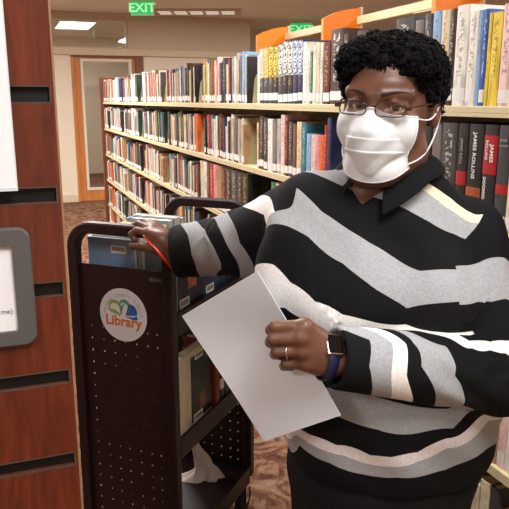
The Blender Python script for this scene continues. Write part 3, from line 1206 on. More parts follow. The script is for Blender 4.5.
def arch_frame(y, parent, depth=0.032, wd=0.03):
    """flat steel bar bent over the top of an end panel"""
    mb = MB()
    o = rounded_path(-CW, CW, 0.135, CH, 0.075)
    i_ = rounded_path(-CW + wd, CW - wd, 0.135, CH - wd, 0.05)
    R = []
    c = 0.004
    def ring(path, yy, off=0.0):
        return [Vector((p[0], yy, p[1])) for p in path]
    def mixp(a, b_, t):
        return [(p[0] + (q[0] - p[0]) * t, p[1] + (q[1] - p[1]) * t) for p, q in zip(a, b_)]
    seq = [(o, -depth / 2 + c), (mixp(o, i_, 0.14), -depth / 2), (mixp(o, i_, 0.86), -depth / 2), (i_, -depth / 2 + c), (i_, depth / 2 - c), (mixp(o, i_, 0.86), depth / 2), (mixp(o, i_, 0.14), depth / 2), (o, depth / 2 - c), (o, -depth / 2 + c)]
    mb.grid([ring(p, yy) for p, yy in seq], 0, False)
    ob = mb.build('arch_frame', M['maroon'], parent, Matrix.Translation((0, y, 0)))
    return ob


PT = 1.012     # top of the sheet


def sheet(y, parent):
    """perforated sheet with small drilled holes in a regular pattern"""
    mb = MB()
    x0, x1, z0, z1 = -CW + 0.028, CW - 0.028, 0.135, PT
    hx = [-0.112, -0.082, -0.052, -0.022, 0.022, 0.052, 0.082, 0.112]
    hx = [-0.105, -0.066, -0.03, 0.004, 0.042, 0.078, 0.108]
    hz = [0.185 + 0.036 * k for k in range(20)]
    hr = 0.0026
    xs = sorted(set([x0, x1] + [h + s for h in hx for s in (-hr, hr)]))
    zs_ = sorted(set([z0, z1] + [h + s for h in hz for s in (-hr, hr)]))
    th = 0.0015
    def hole(i, j):
        cx, cz = (xs[i] + xs[i + 1]) / 2, (zs_[j] + zs_[j + 1]) / 2
        return any(abs(cx - h) < 1e-6 for h in hx) and any(abs(cz - h) < 1e-6 for h in hz)
    nx, nz = len(xs), len(zs_)
    vs = [(x, -th, z) for z in zs_ for x in xs] + [(x, th, z) for z in zs_ for x in xs]
    B = nx * nz
    fs = []
    for j in range(nz - 1):
        for i in range(nx - 1):
            a, b_, c, d_ = j * nx + i, j * nx + i + 1, (j + 1) * nx + i + 1, (j + 1) * nx + i
            if hole(i, j):
                fs += [(a, b_, B + b_, B + a)[::-1], (b_, c, B + c, B + b_)[::-1], (c, d_, B + d_, B + c)[::-1], (d_, a, B + a, B + d_)[::-1]]
            else:
                fs.append((a, b_, c, d_))
                fs.append((B + a, B + d_, B + c, B + b_))
    # outer rim
    for i in range(nx - 1):
        t = (nz - 1) * nx + i
        fs.append((t, t + 1, B + t + 1, B + t))
        fs.append((i + 1, i, B + i, B + i + 1))
    mb.add(vs, fs)
    return mb.build('perforated_sheet', M['maroon'], parent, Matrix.Translation((0, y, 0)))


sh1 = sheet(0.0, cart)
arch_frame(0.0, cart)
sheet(CL, cart)
arch_frame(CL, cart)
SH = [0.158, 0.51, 0.875]
for z in SH:
    b = MB()
    b.bbox(-CW + 0.004, CW - 0.004, 0.004, CL - 0.004, z - 0.02, z, 0.002)
    b.bbox(CW - 0.012, CW - 0.002, 0.018, CL - 0.018, z - 0.045, z + 0.018, 0.002)
    b.bbox(-CW + 0.002, -CW + 0.012, 0.018, CL - 0.018, z - 0.045, z + 0.018, 0.002)
    b.build('shelf', M['maroon'], cart)
# casters
for sx in (-1, 1):
    for y in (0.03, CL - 0.03):
        x = sx * (CW - 0.025)
        b = MB()
        b.tube([(x, y, 0.138), (x, y, 0.112)], 0.014, 10)
        b.box(x - 0.02, x + 0.02, y - 0.014, y + 0.014, 0.107, 0.113)
        for s in (-1, 1):
            b.box(x + s * 0.016 - 0.002, x + s * 0.016 + 0.002, y - 0.012, y + 0.012, 0.04, 0.108)
        c = b.build('caster', M['chrome'], cart)
        b = MB(); b.tube([(x - 0.012, y, 0.05), (x - 0.010, y, 0.05), (x + 0.010, y, 0.05), (x + 0.012, y, 0.05)], [0.045, 0.0498, 0.0498, 0.045], 20)
        b.build('wheel', M['rubber'], c)
# small dark maker's plate without readable text near the sheet's top right
b = MB(); b.box(0.09, 0.13, -0.0024, -0.0016, PT - 0.03, PT - 0.02); b.build('maker_plate', M['grey_plastic'], cart)

# round logo sticker
M['st_white'] = mat('sticker_white', srgb(206, 204, 206), 0.5, noise=0.02)
M['st_orange'] = mat('sticker_orange', srgb(196, 112, 44), 0.5, noise=0.03)
M['st_green'] = mat('sticker_green', srgb(132, 160, 84), 0.5, noise=0.03)
M['st_teal'] = mat('sticker_teal', srgb(96, 146, 132), 0.5, noise=0.03)
M['st_blue'] = mat('sticker_blue', srgb(44, 88, 160), 0.5, noise=0.03)
M['st_grey'] = mat('sticker_grey_ink', srgb(112, 122, 118), 0.5, noise=0.03)
lx, lz, LR = 0.003, 0.877, 0.076
st = MB()
disc = [(LR * math.cos(2 * PI * k / 48), LR * math.sin(2 * PI * k / 48)) for k in range(48)]
st.prism(disc, 0, 0.0008)
SM = Matrix.Translation((lx, -0.0016, lz)) @ Matrix.Rotation(PI / 2, 4, 'X')
sticker = st.build('logo_sticker', M['st_white'], cart, SM)
tag(sticker, 'round white logo sticker')
text_obj('Library', 0.040, M['st_orange'], sticker, Matrix.Translation((0.0, -0.019, 0.0009)), sx=1.02, bold=0.0013, ext=0.0002)
# words on the arc, one mesh
s = 'ORANGE COUNTY PUBLIC'
mb = MB()
for i, ch in enumerate(s):
    if ch == ' ':
        continue
    a = math.radians(172 - 164 * i / (len(s) - 1))
    me = text_mesh(ch, 0.0112, ext=0.0002)
    Mx = Matrix.Translation((0.060 * math.cos(a), 0.060 * math.sin(a) - 0.004, 0.0009)) @ Matrix.Rotation(a - PI / 2, 4, 'Z')
    mb.add([Mx @ v.co for v in me.vertices], [list(p.vertices) for p in me.polygons])
    bpy.data.meshes.remove(me)
mb.build('arc_lettering', M['st_grey'], sticker)


def ribbon(pts, ws, mi=0, z0=0.0008, z1=0.0011):
    mb = MB()
    L_, R_ = [], []
    for i, p in enumerate(pts):
        q0, q1 = pts[max(i - 1, 0)], pts[min(i + 1, len(pts) - 1)]
        dx, dy = q1[0] - q0[0], q1[1] - q0[1]
        l = math.hypot(dx, dy) or 1
        nx, ny = -dy / l, dx / l
        L_.append((p[0] + nx * ws[i], p[1] + ny * ws[i])); R_.append((p[0] - nx * ws[i], p[1] - ny * ws[i]))
    mb.grid([[(p[0], p[1], z1) for p in R_], [(p[0], p[1], z1) for p in L_]], mi, False)
    return mb


def swirl(cx, cy, r0, r1, a0, a1, w0, w1, n=20):
    pts, ws = [], []
    for i in range(n + 1):
        t = i / n
        a = math.radians(a0 + (a1 - a0) * t)
        r = r0 + (r1 - r0) * t
        pts.append((cx + r * math.cos(a), cy + r * math.sin(a)))
        ws.append(w0 + (w1 - w0) * math.sin(PI * min(1, t * 1.0)))
    return pts, ws


p, w_ = swirl(-0.030, 0.018, 0.012, 0.026, 200, -40, 0.0012, 0.005)
ribbon(p, w_).build('green_swirl', M['st_green'], sticker)
p, w_ = swirl(-0.026, 0.004, 0.010, 0.03, 160, 20, 0.001, 0.005)
p = [(-0.05, 0.016), (-0.04, 0.010), (-0.028, 0.008), (-0.016, 0.003), (-0.008, -0.003)]
ribbon(p, [0.001, 0.004, 0.0055, 0.004, 0.001]).build('green_leaf', M['st_green'], sticker)
p, w_ = swirl(0.002, 0.024, 0.013, 0.022, 170, -60, 0.0012, 0.0055)
ribbon(p, w_).build('teal_swirl', M['st_teal'], sticker)
p = [(-0.004, 0.0), (-0.006, 0.012), (-0.002, 0.024), (0.006, 0.034)]
ribbon(p, [0.001, 0.004, 0.004, 0.001]).build('teal_stem', M['st_teal'], sticker)
fan = [(0.008, 0.0)]
for k in range(13):
    a = math.radians(100 - 125 * k / 12)
    fan.append((0.024 + 0.022 * math.cos(a), 0.012 + 0.022 * math.sin(a)))
fm = MB(); fm.add([(q[0], q[1], 0.0011) for q in fan], [list(range(len(fan)))[::-1]])
fm.build('blue_fan', M['st_blue'], sticker)
p = [(0.006, -0.003), (0.02, -0.005), (0.034, -0.007), (0.046, -0.003)]
ribbon(p, [0.0006, 0.002, 0.004, 0.005]).build('blue_tail', M['st_blue'], sticker)

# ------------------------------------------------------------------ things on the cart
CMW = Matrix.Translation(CO) @ Matrix.Rotation(CA, 4, 'Z')
M['cov_ltblue'] = mat('pale_blue_cover', srgb(118, 146, 176), 0.35, noise=0.12, scale=14)
M['cov_grey'] = mat('grey_blue_cover', srgb(138, 150, 160), 0.3, noise=0.15, scale=16)
M['cov_black'] = mat('black_cover', srgb(30, 34, 44), 0.3, noise=0.2, scale=20)
M['cov_navy'] = mat('dark_blue_cover', srgb(38, 52, 76), 0.3, noise=0.25, scale=18)
M['cov_teal'] = mat('grey_teal_cover', srgb(120, 146, 150), 0.35, noise=0.1, scale=20)
M['cov_beige'] = mat('beige_cover', srgb(196, 180, 146), 0.5, noise=0.07, scale=20)
M['cov_red'] = mat('brick_red_cover', srgb(128, 52, 40), 0.5, noise=0.1)
M['cov_dkgreen'] = mat('dark_green_picture', srgb(36, 42, 38), 0.35, noise=0.5, scale=28)
M['pic_orange'] = mat('orange_picture', srgb(168, 92, 62), 0.4, noise=0.5, scale=60)
M['pic_rust'] = mat('rust_picture', srgb(120, 70, 48), 0.4, noise=0.5, scale=60)


def barcode(parent, Mx, w_, h_):
    b = MB(); b.box(-w_ / 2, w_ / 2, -h_ / 2, h_ / 2, 0, 0.0006); o = b.build('barcode_label', M['label'], parent, Mx)
    b = MB()
    x = -w_ * 0.4
    k = 0
    while x < w_ * 0.38:
        b.box(x, x + w_ * (0.02 if k % 3 else 0.035), -h_ * 0.2, h_ * 0.32, 0.0006, 0.0009)
        x += w_ * (0.04 if k % 2 else 0.06); k += 1
    b.build('bars', M['black_ink'], o)


def cart_book(x, y, z, t, h, dp, face, m, label, lean=0.0, name='book', group='books on the cart'):
    """face '+x': spine to +x; '-y': front cover toward the viewer's end; 'cover+x': front cover facing +x. (x,y) is the centre of its footprint"""
    mb = MB(); book_body(mb, t, h, dp, 0, 1, pages=False)
    o = mb.build(name, m)
    p = MB(); page_block(p, t, h, dp); p.build('page_block', M['pages'], o)
    cen = Matrix.Translation((-t / 2, -dp / 2, 0))
    if face == '+x':
        R_ = Matrix.Rotation(PI / 2, 4, 'Z')
    elif face == '-x':
        R_ = Matrix.Rotation(-PI / 2, 4, 'Z')
    elif face == '-y':          # cover faces -y: thickness along y, spine to -x
        R_ = Matrix.Rotation(-PI / 2, 4, 'Z')
    elif face == 'cover+x':     # thickness along x, spine toward -y
        R_ = Matrix.Identity(4)
    o.matrix_world = CMW @ Matrix.Translation((x, y, z)) @ Matrix.Rotation(lean, 4, 'Y') @ R_ @ cen
    return tag(o, label, 'book', group)


z3 = SH[2] + 0.0005
# cover toward the photographer, left half, seen over the sheet
bk = cart_book(-0.055, 0.045, z3, 0.02, 0.205, 0.155, '-y', M['cov_ltblue'], 'pale blue book with a barcode label at the near top of the cart')
# R(-90): local x -> -y, local y -> x ; the cover at local x=t faces -y
FM = Matrix.Translation((0.0205, 0.105, 0.175)) @ Matrix(((0, 0, 1, 0), (1, 0, 0, 0), (0, 1, 0, 0), (0, 0, 0, 1)))
barcode(bk, FM, 0.05, 0.022)
text_obj('', 0.01, M['black_ink'], bk, FM) if False else None
bk = cart_book(0.075, 0.075, z3, 0.018, 0.17, 0.085, '-y', M['cov_grey'], 'small grey blue book standing right of the pale blue one on the cart')
bk = cart_book(-0.07, 0.085, z3, 0.03, 0.215, 0.14, '-y', M['cov_beige'], 'beige book behind the pale blue one on the cart top shelf')
bk = cart_book(-0.07, 0.125, z3, 0.03, 0.205, 0.14, '-y', M['paper'], 'white book third back on the cart top shelf')
for k, (nm, t, h, lb) in enumerate([('cov_navy', 0.035, 0.2, 'dark blue book behind the white one on the cart top shelf'), ('cov_beige', 0.03, 0.215, 'beige book half way along the cart top shelf'),
                                    ('cov_ltblue', 0.04, 0.225, 'thick pale blue book towards the far end of the cart top shelf'), ('paper', 0.03, 0.228, 'white book at the far end of the cart top shelf'), ('cov_teal', 0.03, 0.222, 'grey teal book last on the cart top shelf')]):
    yy = 0.16 + sum([0.035, 0.03, 0.04, 0.03, 0.03][:k]) + k * 0.003 + t / 2
    cart_book(-0.06, yy, z3, t, h, 0.15, '-y', M[nm], lb)
# right-hand side, facing the shelves
cart_book(0.128, 0.032, z3, 0.02, 0.2, 0.05, '+x', M['cov_teal'], 'thin grey teal book at the near right corner of the cart top shelf')
bk = cart_book(0.132, 0.125, z3, 0.024, 0.19, 0.15, 'cover+x', M['cov_black'], 'black book with an orange picture and barcode facing right on the cart')
CX = lambda yy, zz, t: Matrix.Translation((t + 0.0003, yy, zz)) @ Matrix(((0, 0, 1, 0), (1, 0, 0, 0), (0, 1, 0, 0), (0, 0, 0, 1)))
barcode(bk, CX(0.04, 0.028, 0.024), 0.055, 0.026)
b = MB(); b.box(-0.025, 0.025, -0.02, 0.02, 0, 0.0006); b.build('cover_picture', M['pic_orange'], bk, CX(0.085, 0.082, 0.024))
bk = cart_book(0.13, 0.285, z3, 0.024, 0.195, 0.15, 'cover+x', M['cov_navy'], 'dark blue book facing right behind the black one on the cart')
barcode(bk, CX(0.04, 0.028, 0.024), 0.05, 0.024)
bk = cart_book(0.13, 0.43, z3, 0.024, 0.185, 0.12, 'cover+x', M['cov_black'], 'black book at the far right of the cart top shelf')
# middle shelf
z2 = SH[1] + 0.0005
bk = cart_book(0.09, 0.055, z2, 0.06, 0.235, 0.12, '+x', M['cov_beige'], 'thick beige book at the near end of the cart middle shelf')
bk = cart_book(0.128, 0.17, z2, 0.03, 0.235, 0.155, 'cover+x', M['cov_beige'], 'cream bordered book with a dark cover picture on the cart middle shelf')
b = MB(); b.box(-0.062, 0.066, -0.105, 0.1, 0, 0.0006); pc = b.build('cover_picture', M['cov_dkgreen'], bk, CX(0.087, 0.118, 0.03))
b = MB(); b.box(-0.02, 0.02, -0.025, 0.025, 0, 0.0006); b.build('figure_patch', M['pic_rust'], pc, Matrix.Translation((0.005, -0.055, 0.0006)))
barcode(bk, CX(0.065, 0.022, 0.0306), 0.055, 0.024)
barcode(bk, CX(0.075, 0.212, 0.0306), 0.05, 0.02)
bk = cart_book(0.1, 0.27, z2, 0.03, 0.225, 0.11, '+x', M['cov_red'], 'brick red book past the cream bordered one on the cart middle shelf')
bk = cart_book(0.1, 0.304, z2, 0.03, 0.215, 0.11, '+x', M['cov_black'], 'black book with a white label on the cart middle shelf')
b = MB(); label_patch(b, 0.03, 0.05, 0.085, 0); b.build('spine_label', M['label'], bk)
for k, (nm, lb) in enumerate([('cov_navy', 'dark blue book towards the far end of the cart middle shelf'), ('cov_dkgreen', 'dark green book at the far end of the cart middle shelf')]):
    cart_book(0.1, 0.34 + 0.035 * k, z2, 0.03, 0.21, 0.11, '+x', M[nm], lb)
cart_book(-0.06, 0.06, z2, 0.05, 0.22, 0.12, '-x', M['cov_beige'], 'beige book on the left side of the cart middle shelf')
cart_book(-0.06, 0.115, z2, 0.04, 0.21, 0.12, '-x', M['cov_red'], 'brick red book on the left side of the cart middle shelf')

# crumpled tissue on the bottom shelf: a pinched sheet standing in a leaning peak, one corner trailing
tp = Vector((0.035, 0.40, SH[0] + 0.001))
NT, NZ = 48, 22
P = []
for j in range(NZ + 1):
    t = j / NZ
    row = []
    for k in range(NT):
        a = 2 * PI * k / NT
        base = 0.024 * (1 - t) ** 0.9 + 0.014 - 0.004 * t
        pl = 0.42 * math.sin(5 * a + 3.2 * t + 0.6 * math.sin(a)) + 0.18 * math.sin(9 * a - 4 * t) + 0.10 * math.sin(16 * a + 7 * t)
        r = base * (1 + pl * (0.55 + 0.45 * t))
        lobe = 0.060 * (1 - t) ** 5 * max(0, math.cos(a - 3.3)) ** 3 + 0.022 * (1 - t) ** 4 * max(0, math.cos(a - 0.2)) ** 2
        r += lobe
        x = -0.020 * t + 0.010 * math.sin(t * 5) + r * math.cos(a)
        y = 0.7 * r * math.sin(a)
        zz = 0.140 * t - 0.030 * t * (0.5 + 0.5 * math.sin(3 * a + 1))
        if j == 0:
            zz = 0
        row.append(Vector((x, y, max(0, zz))))
    P.append(row)
mb = MB()
mb.grid(P, 0, True, wrap=True)
mb.add([P[-1][k] for k in range(NT)], [list(range(NT))])
tissue = mb.build('tissue', M['tissue'])
tissue.matrix_world = CMW @ Matrix.Translation(tp) @ Matrix.Rotation(0.35, 4, 'Z')
tag(tissue, 'crumpled white tissue lying on the bottom shelf of the cart', 'tissue')
# ================================================================== person: signed distance fields meshed with surface nets


class Cap:
    """tapered capsule, optionally flattened along an axis"""
    def __init__(s, a, b, r0, r1, fl=None, fs=1.0):
        s.a, s.b, s.r0, s.r1 = np.array(a, float), np.array(b, float), r0, r1
        s.fl = None if fl is None else np.array(Vector(fl).normalized())
        s.fs = fs
        s.c = (s.a + s.b) / 2
        s.R = np.linalg.norm(s.b - s.a) / 2 + max(r0, r1) * max(1.0, fs)

    def __call__(s, p):
        ba = s.b - s.a
        L2 = max(float(ba @ ba), 1e-12)
        h = np.clip(((p - s.a) @ ba) / L2, 0, 1)
        q = p - s.a - h[:, None] * ba
        if s.fl is not None:
            q = q + (q @ s.fl)[:, None] * s.fl * (1 / s.fs - 1)
        return np.sqrt((q * q).sum(1)) - (s.r0 + (s.r1 - s.r0) * h)


class Ell:
    def __init__(s, c, r, rot=None):
        s.c, s.r = np.array(c, float), np.array(r, float)
        s.rot = None if rot is None else np.array(rot.to_3x3()).T
        s.R = max(s.r)

    def __call__(s, p):
        q = p - s.c
        if s.rot is not None:
            q = q @ s.rot.T
        k0 = np.sqrt(((q / s.r) ** 2).sum(1))
        k1 = np.sqrt(((q / s.r ** 2) ** 2).sum(1)) + 1e-9
        return k0 * (k0 - 1) / k1


class Half:
    """half space: negative where (p-o).n < 0"""
    def __init__(s, o, n):
        s.o, s.n = np.array(o, float), np.array(Vector(n).normalized())
        s.c, s.R = s.o, 1e6

    def __call__(s, p):
        return (p - s.o) @ s.n


def smin(a, b, k):
    if k <= 0:
        return np.minimum(a, b)
    h = np.clip(0.5 + 0.5 * (b - a) / k, 0, 1)
    return b + (a - b) * h - k * h * (1 - h)


class Field:
    def __init__(s):
        s.ops = []
        s.post = None

    def u(s, prim, k=0.0):
        s.ops.append(('u', prim, k)); return s

    def sub(s, prim, k=0.0):
        s.ops.append(('s', prim, k)); return s

    def cut(s, prim, k=0.0):
        s.ops.append(('i', prim, k)); return s

    def __call__(s, p):
        d = np.full(len(p), 1e3)
        for op, pr, k in s.ops:
            if op == 'i':
                d = -smin(-d, -pr(p), k)
                continue
            ds = np.sqrt(((p - pr.c) ** 2).sum(1)) - pr.R
            m = ds < max(k * 1.5, 0.03)
            if op == 'u':
                out = ~m
                d[out] = np.minimum(d[out], np.maximum(ds[out], 0.02))
                if m.any():
                    d[m] = smin(d[m], pr(p[m]), k)
            else:
                if m.any():
                    d[m] = -smin(-d[m], pr(p[m]), k)
        if s.post is not None:
            d = s.post(p, d)
        return d


def surface_nets(f, lo, hi, h, coarse=4):
    lo = np.array(lo, float); hi = np.array(hi, float)
    H_ = h * coarse
    nC = np.ceil((hi - lo) / H_).astype(int)
    ix = np.stack(np.meshgrid(*[np.arange(n) for n in nC], indexing='ij'), -1).reshape(-1, 3)
    cen = lo + (ix + 0.5) * H_
    d = f(cen)
    act = ix[np.abs(d) < H_ * 1.9]
    off = np.stack(np.meshgrid(*[np.arange(coarse)] * 3, indexing='ij'), -1).reshape(-1, 3)
    cells = (act[:, None, :] * coarse + off[None]).reshape(-1, 3)
    n = nC * coarse + 2
    sx, sy = n[1] * n[2], n[2]
    def key(c):
        return c[:, 0].astype(np.int64) * sx + c[:, 1].astype(np.int64) * sy + c[:, 2]
    coff = np.array([[i, j, k] for i in (0, 1) for j in (0, 1) for k in (0, 1)])
    ck = key(cells)
    cor = np.stack([ck + c[0] * sx + c[1] * sy + c[2] for c in coff], 1)
    uk = np.unique(cor)
    ui = np.stack([uk // sx, (uk % sx) // sy, uk % sy], 1)
    val = np.empty(len(uk))
    for a in range(0, len(uk), 400000):
        val[a:a + 400000] = f(lo + ui[a:a + 400000] * h)
    cv = val[np.searchsorted(uk, cor)]
    neg = cv < 0
    mix = neg.any(1) & ~neg.all(1)
    cells, ck, cv = cells[mix], ck[mix], cv[mix]
    acc = np.zeros((len(cells), 3)); cnt_ = np.zeros(len(cells))
    edges = [(a, b) for a in range(8) for b in range(a + 1, 8) if np.abs(coff[a] - coff[b]).sum() == 1]
    for a, b in edges:
        va, vb = cv[:, a], cv[:, b]
        x = (va < 0) != (vb < 0)
        t = np.where(x, va / np.where(x, va - vb, 1), 0)
        acc += np.where(x[:, None], coff[a] + t[:, None] * (coff[b] - coff[a]), 0)
        cnt_ += x
    V = lo + (cells + acc / cnt_[:, None]) * h
    order = np.argsort(ck); cks = ck[order]
    def find(k):
        i = np.searchsorted(cks, k); i = np.minimum(i, len(cks) - 1)
        ok = cks[i] == k
        return order[i], ok
    faces = []
    st = {0: sx, 1: sy, 2: 1}
    for ax in range(3):
        b_, c_ = (ax + 1) % 3, (ax + 2) % 3
        e1 = 1 << (2 - ax)
        va, vb = cv[:, 0], cv[:, e1]
        x = (va < 0) != (vb < 0)
        k = ck[x]; fl = va[x] < 0
        i0 = np.nonzero(x)[0]
        i1, o1 = find(k - st[b_]); i2, o2 = find(k - st[b_] - st[c_]); i3, o3 = find(k - st[c_])
        ok = o1 & o2 & o3
        q = np.stack([i0, i1, i2, i3], 1)[ok]; fl = fl[ok]
        q[~fl] = q[~fl][:, ::-1]
        faces.append(q)
    Fq = np.concatenate(faces)
    return V, Fq


def np_mesh(name, V, Fq, mats, smooth=True):
    me = bpy.data.meshes.new(name)
    me.vertices.add(len(V)); me.vertices.foreach_set('co', V.astype(np.float32).ravel())
    me.loops.add(len(Fq) * 4); me.loops.foreach_set('vertex_index', Fq.astype(np.int32).ravel())
    me.polygons.add(len(Fq))
    me.polygons.foreach_set('loop_start', np.arange(0, len(Fq) * 4, 4, dtype=np.int32))
    me.polygons.foreach_set('loop_total', np.full(len(Fq), 4, dtype=np.int32))
    me.polygons.foreach_set('use_smooth', np.full(len(Fq), smooth))
    for m in (mats if isinstance(mats, (list, tuple)) else [mats]):
        me.materials.append(m)
    me.update(calc_edges=True)
    me.validate()
    return me


def add_mesh(name, me, parent=None):
    o = bpy.data.objects.new(name, me)
    COL.objects.link(o)
    if parent is not None:
        o.parent = parent
    return o


# ------------------------------------------------------------------ pose
HEAD = Vector((0.240, 1.205, 1.443))
HM = Matrix.Translation(HEAD) @ Matrix.Rotation(math.radians(-27), 4, 'Z') @ Matrix.Rotation(math.radians(3.0), 4, 'Y') @ Matrix.Rotation(math.radians(3), 4, 'X')


def hp(x, y, z):
    return HM @ Vector((x, y, z))


SL_ = Vector((0.102, 1.255, 1.250))     # shoulder on the viewer's left
SR_ = Vector((0.402, 1.230, 1.205))
EL_ = at(243, 243, 1.46)
WL_ = at(175, 252, 1.655)
ER_ = Vector((0.405, 1.055, 1.000))
WR_ = at(333, 357, 0.975)

skin, nt_s, bs = new_mat('dark_brown_skin')
Ns, Ls = nt_s.nodes, nt_s.links
tc = Ns.new('ShaderNodeTexCoord')
nz = Ns.new('ShaderNodeTexNoise'); nz.inputs['Scale'].default_value = 22; nz.inputs['Detail'].default_value = 5
Ls.new(tc.outputs['Object'], nz.inputs['Vector'])
rp = Ns.new('ShaderNodeValToRGB')
rp.color_ramp.elements[0].position, rp.color_ramp.elements[0].color = 0.3, srgb(94, 60, 47)
rp.color_ramp.elements[1].position, rp.color_ramp.elements[1].color = 0.7, srgb(118, 78, 60)
Ls.new(nz.outputs['Fac'], rp.inputs['Fac']); Ls.new(rp.outputs['Color'], bs.inputs['Base Color'])
bs.inputs['Roughness'].default_value = 0.42
bs.inputs['Specular IOR Level'].default_value = 0.45
bs.inputs['Subsurface Weight'].default_value = 0.08
bs.inputs['Subsurface Radius'].default_value = (0.008, 0.003, 0.0015)
n2 = Ns.new('ShaderNodeTexNoise'); n2.inputs['Scale'].default_value = 420
Ls.new(tc.outputs['Object'], n2.inputs['Vector'])
bp_ = Ns.new('ShaderNodeBump'); bp_.inputs['Strength'].default_value = 0.12; bp_.inputs['Distance'].default_value = 0.001
Ls.new(n2.outputs['Fac'], bp_.inputs['Height']); Ls.new(bp_.outputs['Normal'], bs.inputs['Normal'])
M['skin'] = skin
M['nail'] = mat('fingernail', srgb(168, 116, 96), 0.3, noise=0.03)

TORSO = Field()
TORSO.u(Ell((0.256, 1.225, 1.13), (0.180, 0.128, 0.175)), 0.0)
TORSO.u(Cap(SL_ + Vector((0.025, -0.005, -0.012)), SR_ + Vector((-0.02, -0.005, -0.008)), 0.062, 0.062), 0.05)
TORSO.u(Cap((0.20, 1.235, 1.285), (0.305, 1.230, 1.282), 0.052, 0.052), 0.05)
TORSO.u(Ell((0.175, 1.125, 1.105), (0.085, 0.075, 0.085)), 0.06)
TORSO.u(Ell((0.315, 1.115, 1.095), (0.090, 0.078, 0.085)), 0.06)
TORSO.u(Ell((0.105, 1.205, 1.135), (0.105, 0.095, 0.135)), 0.05)
TORSO.u(Ell((0.270, 1.205, 0.905), (0.215, 0.178, 0.165)), 0.07)
TORSO.u(Ell((0.272, 1.225, 0.80), (0.213, 0.170, 0.13)), 0.04)
B = Field()
# legs, hips, torso core (under the clothes)
FOOT_Z = 0.075
for sx in (-1, 1):
    hx = 0.262 + sx * 0.085
    B.u(Cap((hx, 1.245, 0.74), (0.262 + sx * 0.095, 1.235, 0.42), 0.082, 0.055), 0.03)
    B.u(Cap((0.262 + sx * 0.095, 1.235, 0.42), (0.262 + sx * 0.1, 1.26, 0.09), 0.055, 0.036), 0.02)
    B.u(Cap((0.262 + sx * 0.1, 1.26, 0.05), (0.262 + sx * 0.115, 1.10, 0.035), 0.036, 0.028), 0.02)
B.u(Ell((0.262, 1.25, 0.78), (0.165, 0.13, 0.14)), 0.05)
B.u(Ell((0.262, 1.225, 0.92), (0.165, 0.135, 0.18)), 0.06)
B.u(Ell((0.258, 1.235, 1.12), (0.15, 0.105, 0.17)), 0.06)
B.u(Cap(SL_ + Vector((0.02, 0, -0.01)), SR_ + Vector((-0.02, 0, -0.01)), 0.04, 0.04), 0.04)
# neck
B.u(Cap(hp(0, 0.022, -0.06), (0.250, 1.235, 1.275), 0.056, 0.060), 0.03)
B.u(Cap((0.21, 1.24, 1.28), (0.30, 1.235, 1.275), 0.05, 0.05), 0.04)


class Under:
    """a shape kept a few millimetres under the garment"""
    def __init__(s, a, f, off):
        s.a, s.f, s.off, s.c, s.R = a, f, off, a.c, a.R

    def __call__(s, p):
        return np.maximum(s.a(p), s.f(p) + s.off)




def trace(f, px, py, y0=0.7):
    o = np.array((0, 0, H)); dr_ = np.array((at(px, py, 1.0) - Vector(o)).normalized())
    t = y0
    for _ in range(80):
        t += 0.8 * float(f((o + dr_ * t)[None])[0])
    return Vector(o + dr_ * t), Vector(dr_)


nv0, nd0 = trace(TORSO, 367, 181)
nv1, nd1 = trace(TORSO, 361.5, 204)
B.u(Under(Cap(nv0 + nd0 * 0.03, nv1 + nd1 * 0.02, 0.060, 0.035), TORSO, 0.006), 0.006)
# head
HR = HM.to_3x3().to_4x4()
B.u(Ell(hp(0, 0.012, 0.030), (0.0755, 0.096, 0.090), HR), 0.03)
B.u(Ell(hp(0, -0.026, -0.038), (0.0635, 0.071, 0.086), HR), 0.03)
B.u(Cap(hp(-0.016, -0.072, -0.106), hp(0.016, -0.072, -0.106), 0.021, 0.021), 0.03)
B.u(Cap(hp(-0.055, -0.01, -0.082), hp(-0.02, -0.062, -0.108), 0.022, 0.02), 0.03)
B.u(Cap(hp(0.055, -0.01, -0.082), hp(0.02, -0.062, -0.108), 0.022, 0.02), 0.03)
for sx in (-1, 1):
    B.u(Ell(hp(sx * 0.040, -0.058, -0.036), (0.027, 0.030, 0.030), HR), 0.02)
    B.u(Cap(hp(sx * 0.012, -0.089, 0.022), hp(sx * 0.050, -0.070, 0.024), 0.0105, 0.0085), 0.02)
    B.sub(Ell(hp(sx * 0.031, -0.100, 0.001), (0.0175, 0.016, 0.0120), HR), 0.012)
    # upper and lower lid around the eyeball
    B.u(Cap(hp(sx * 0.016, -0.0815, 0.0075), hp(sx * 0.032, -0.0865, 0.0105), 0.0045, 0.0050), 0.004)
    B.u(Cap(hp(sx * 0.032, -0.0865, 0.0105), hp(sx * 0.048, -0.0755, 0.0055), 0.0050, 0.0042), 0.004)
    B.u(Cap(hp(sx * 0.016, -0.0815, -0.0065), hp(sx * 0.032, -0.0860, -0.0095), 0.0042, 0.0044), 0.004)
    B.u(Cap(hp(sx * 0.032, -0.0860, -0.0095), hp(sx * 0.048, -0.0755, -0.0045), 0.0044, 0.0040), 0.004)
    # ear: rim, lobe and hollow
    B.u(Ell(hp(sx * 0.0785, 0.012, -0.008), (0.0095, 0.019, 0.031), HR), 0.008)
    B.sub(Ell(hp(sx * 0.089, 0.008, -0.004), (0.006, 0.010, 0.018), HR), 0.004)
    B.u(Ell(hp(sx * 0.010, -0.1085, -0.040), (0.0095, 0.0105, 0.0080), HR), 0.006)
B.u(Cap(hp(0, -0.090, 0.006), hp(0, -0.112, -0.036), 0.0085, 0.0125), 0.012)
B.u(Cap(hp(-0.018, -0.092, -0.066), hp(0.018, -0.092, -0.066), 0.0085, 0.0085), 0.006)
B.u(Cap(hp(-0.016, -0.090, -0.079), hp(0.016, -0.090, -0.079), 0.0090, 0.0090), 0.006)
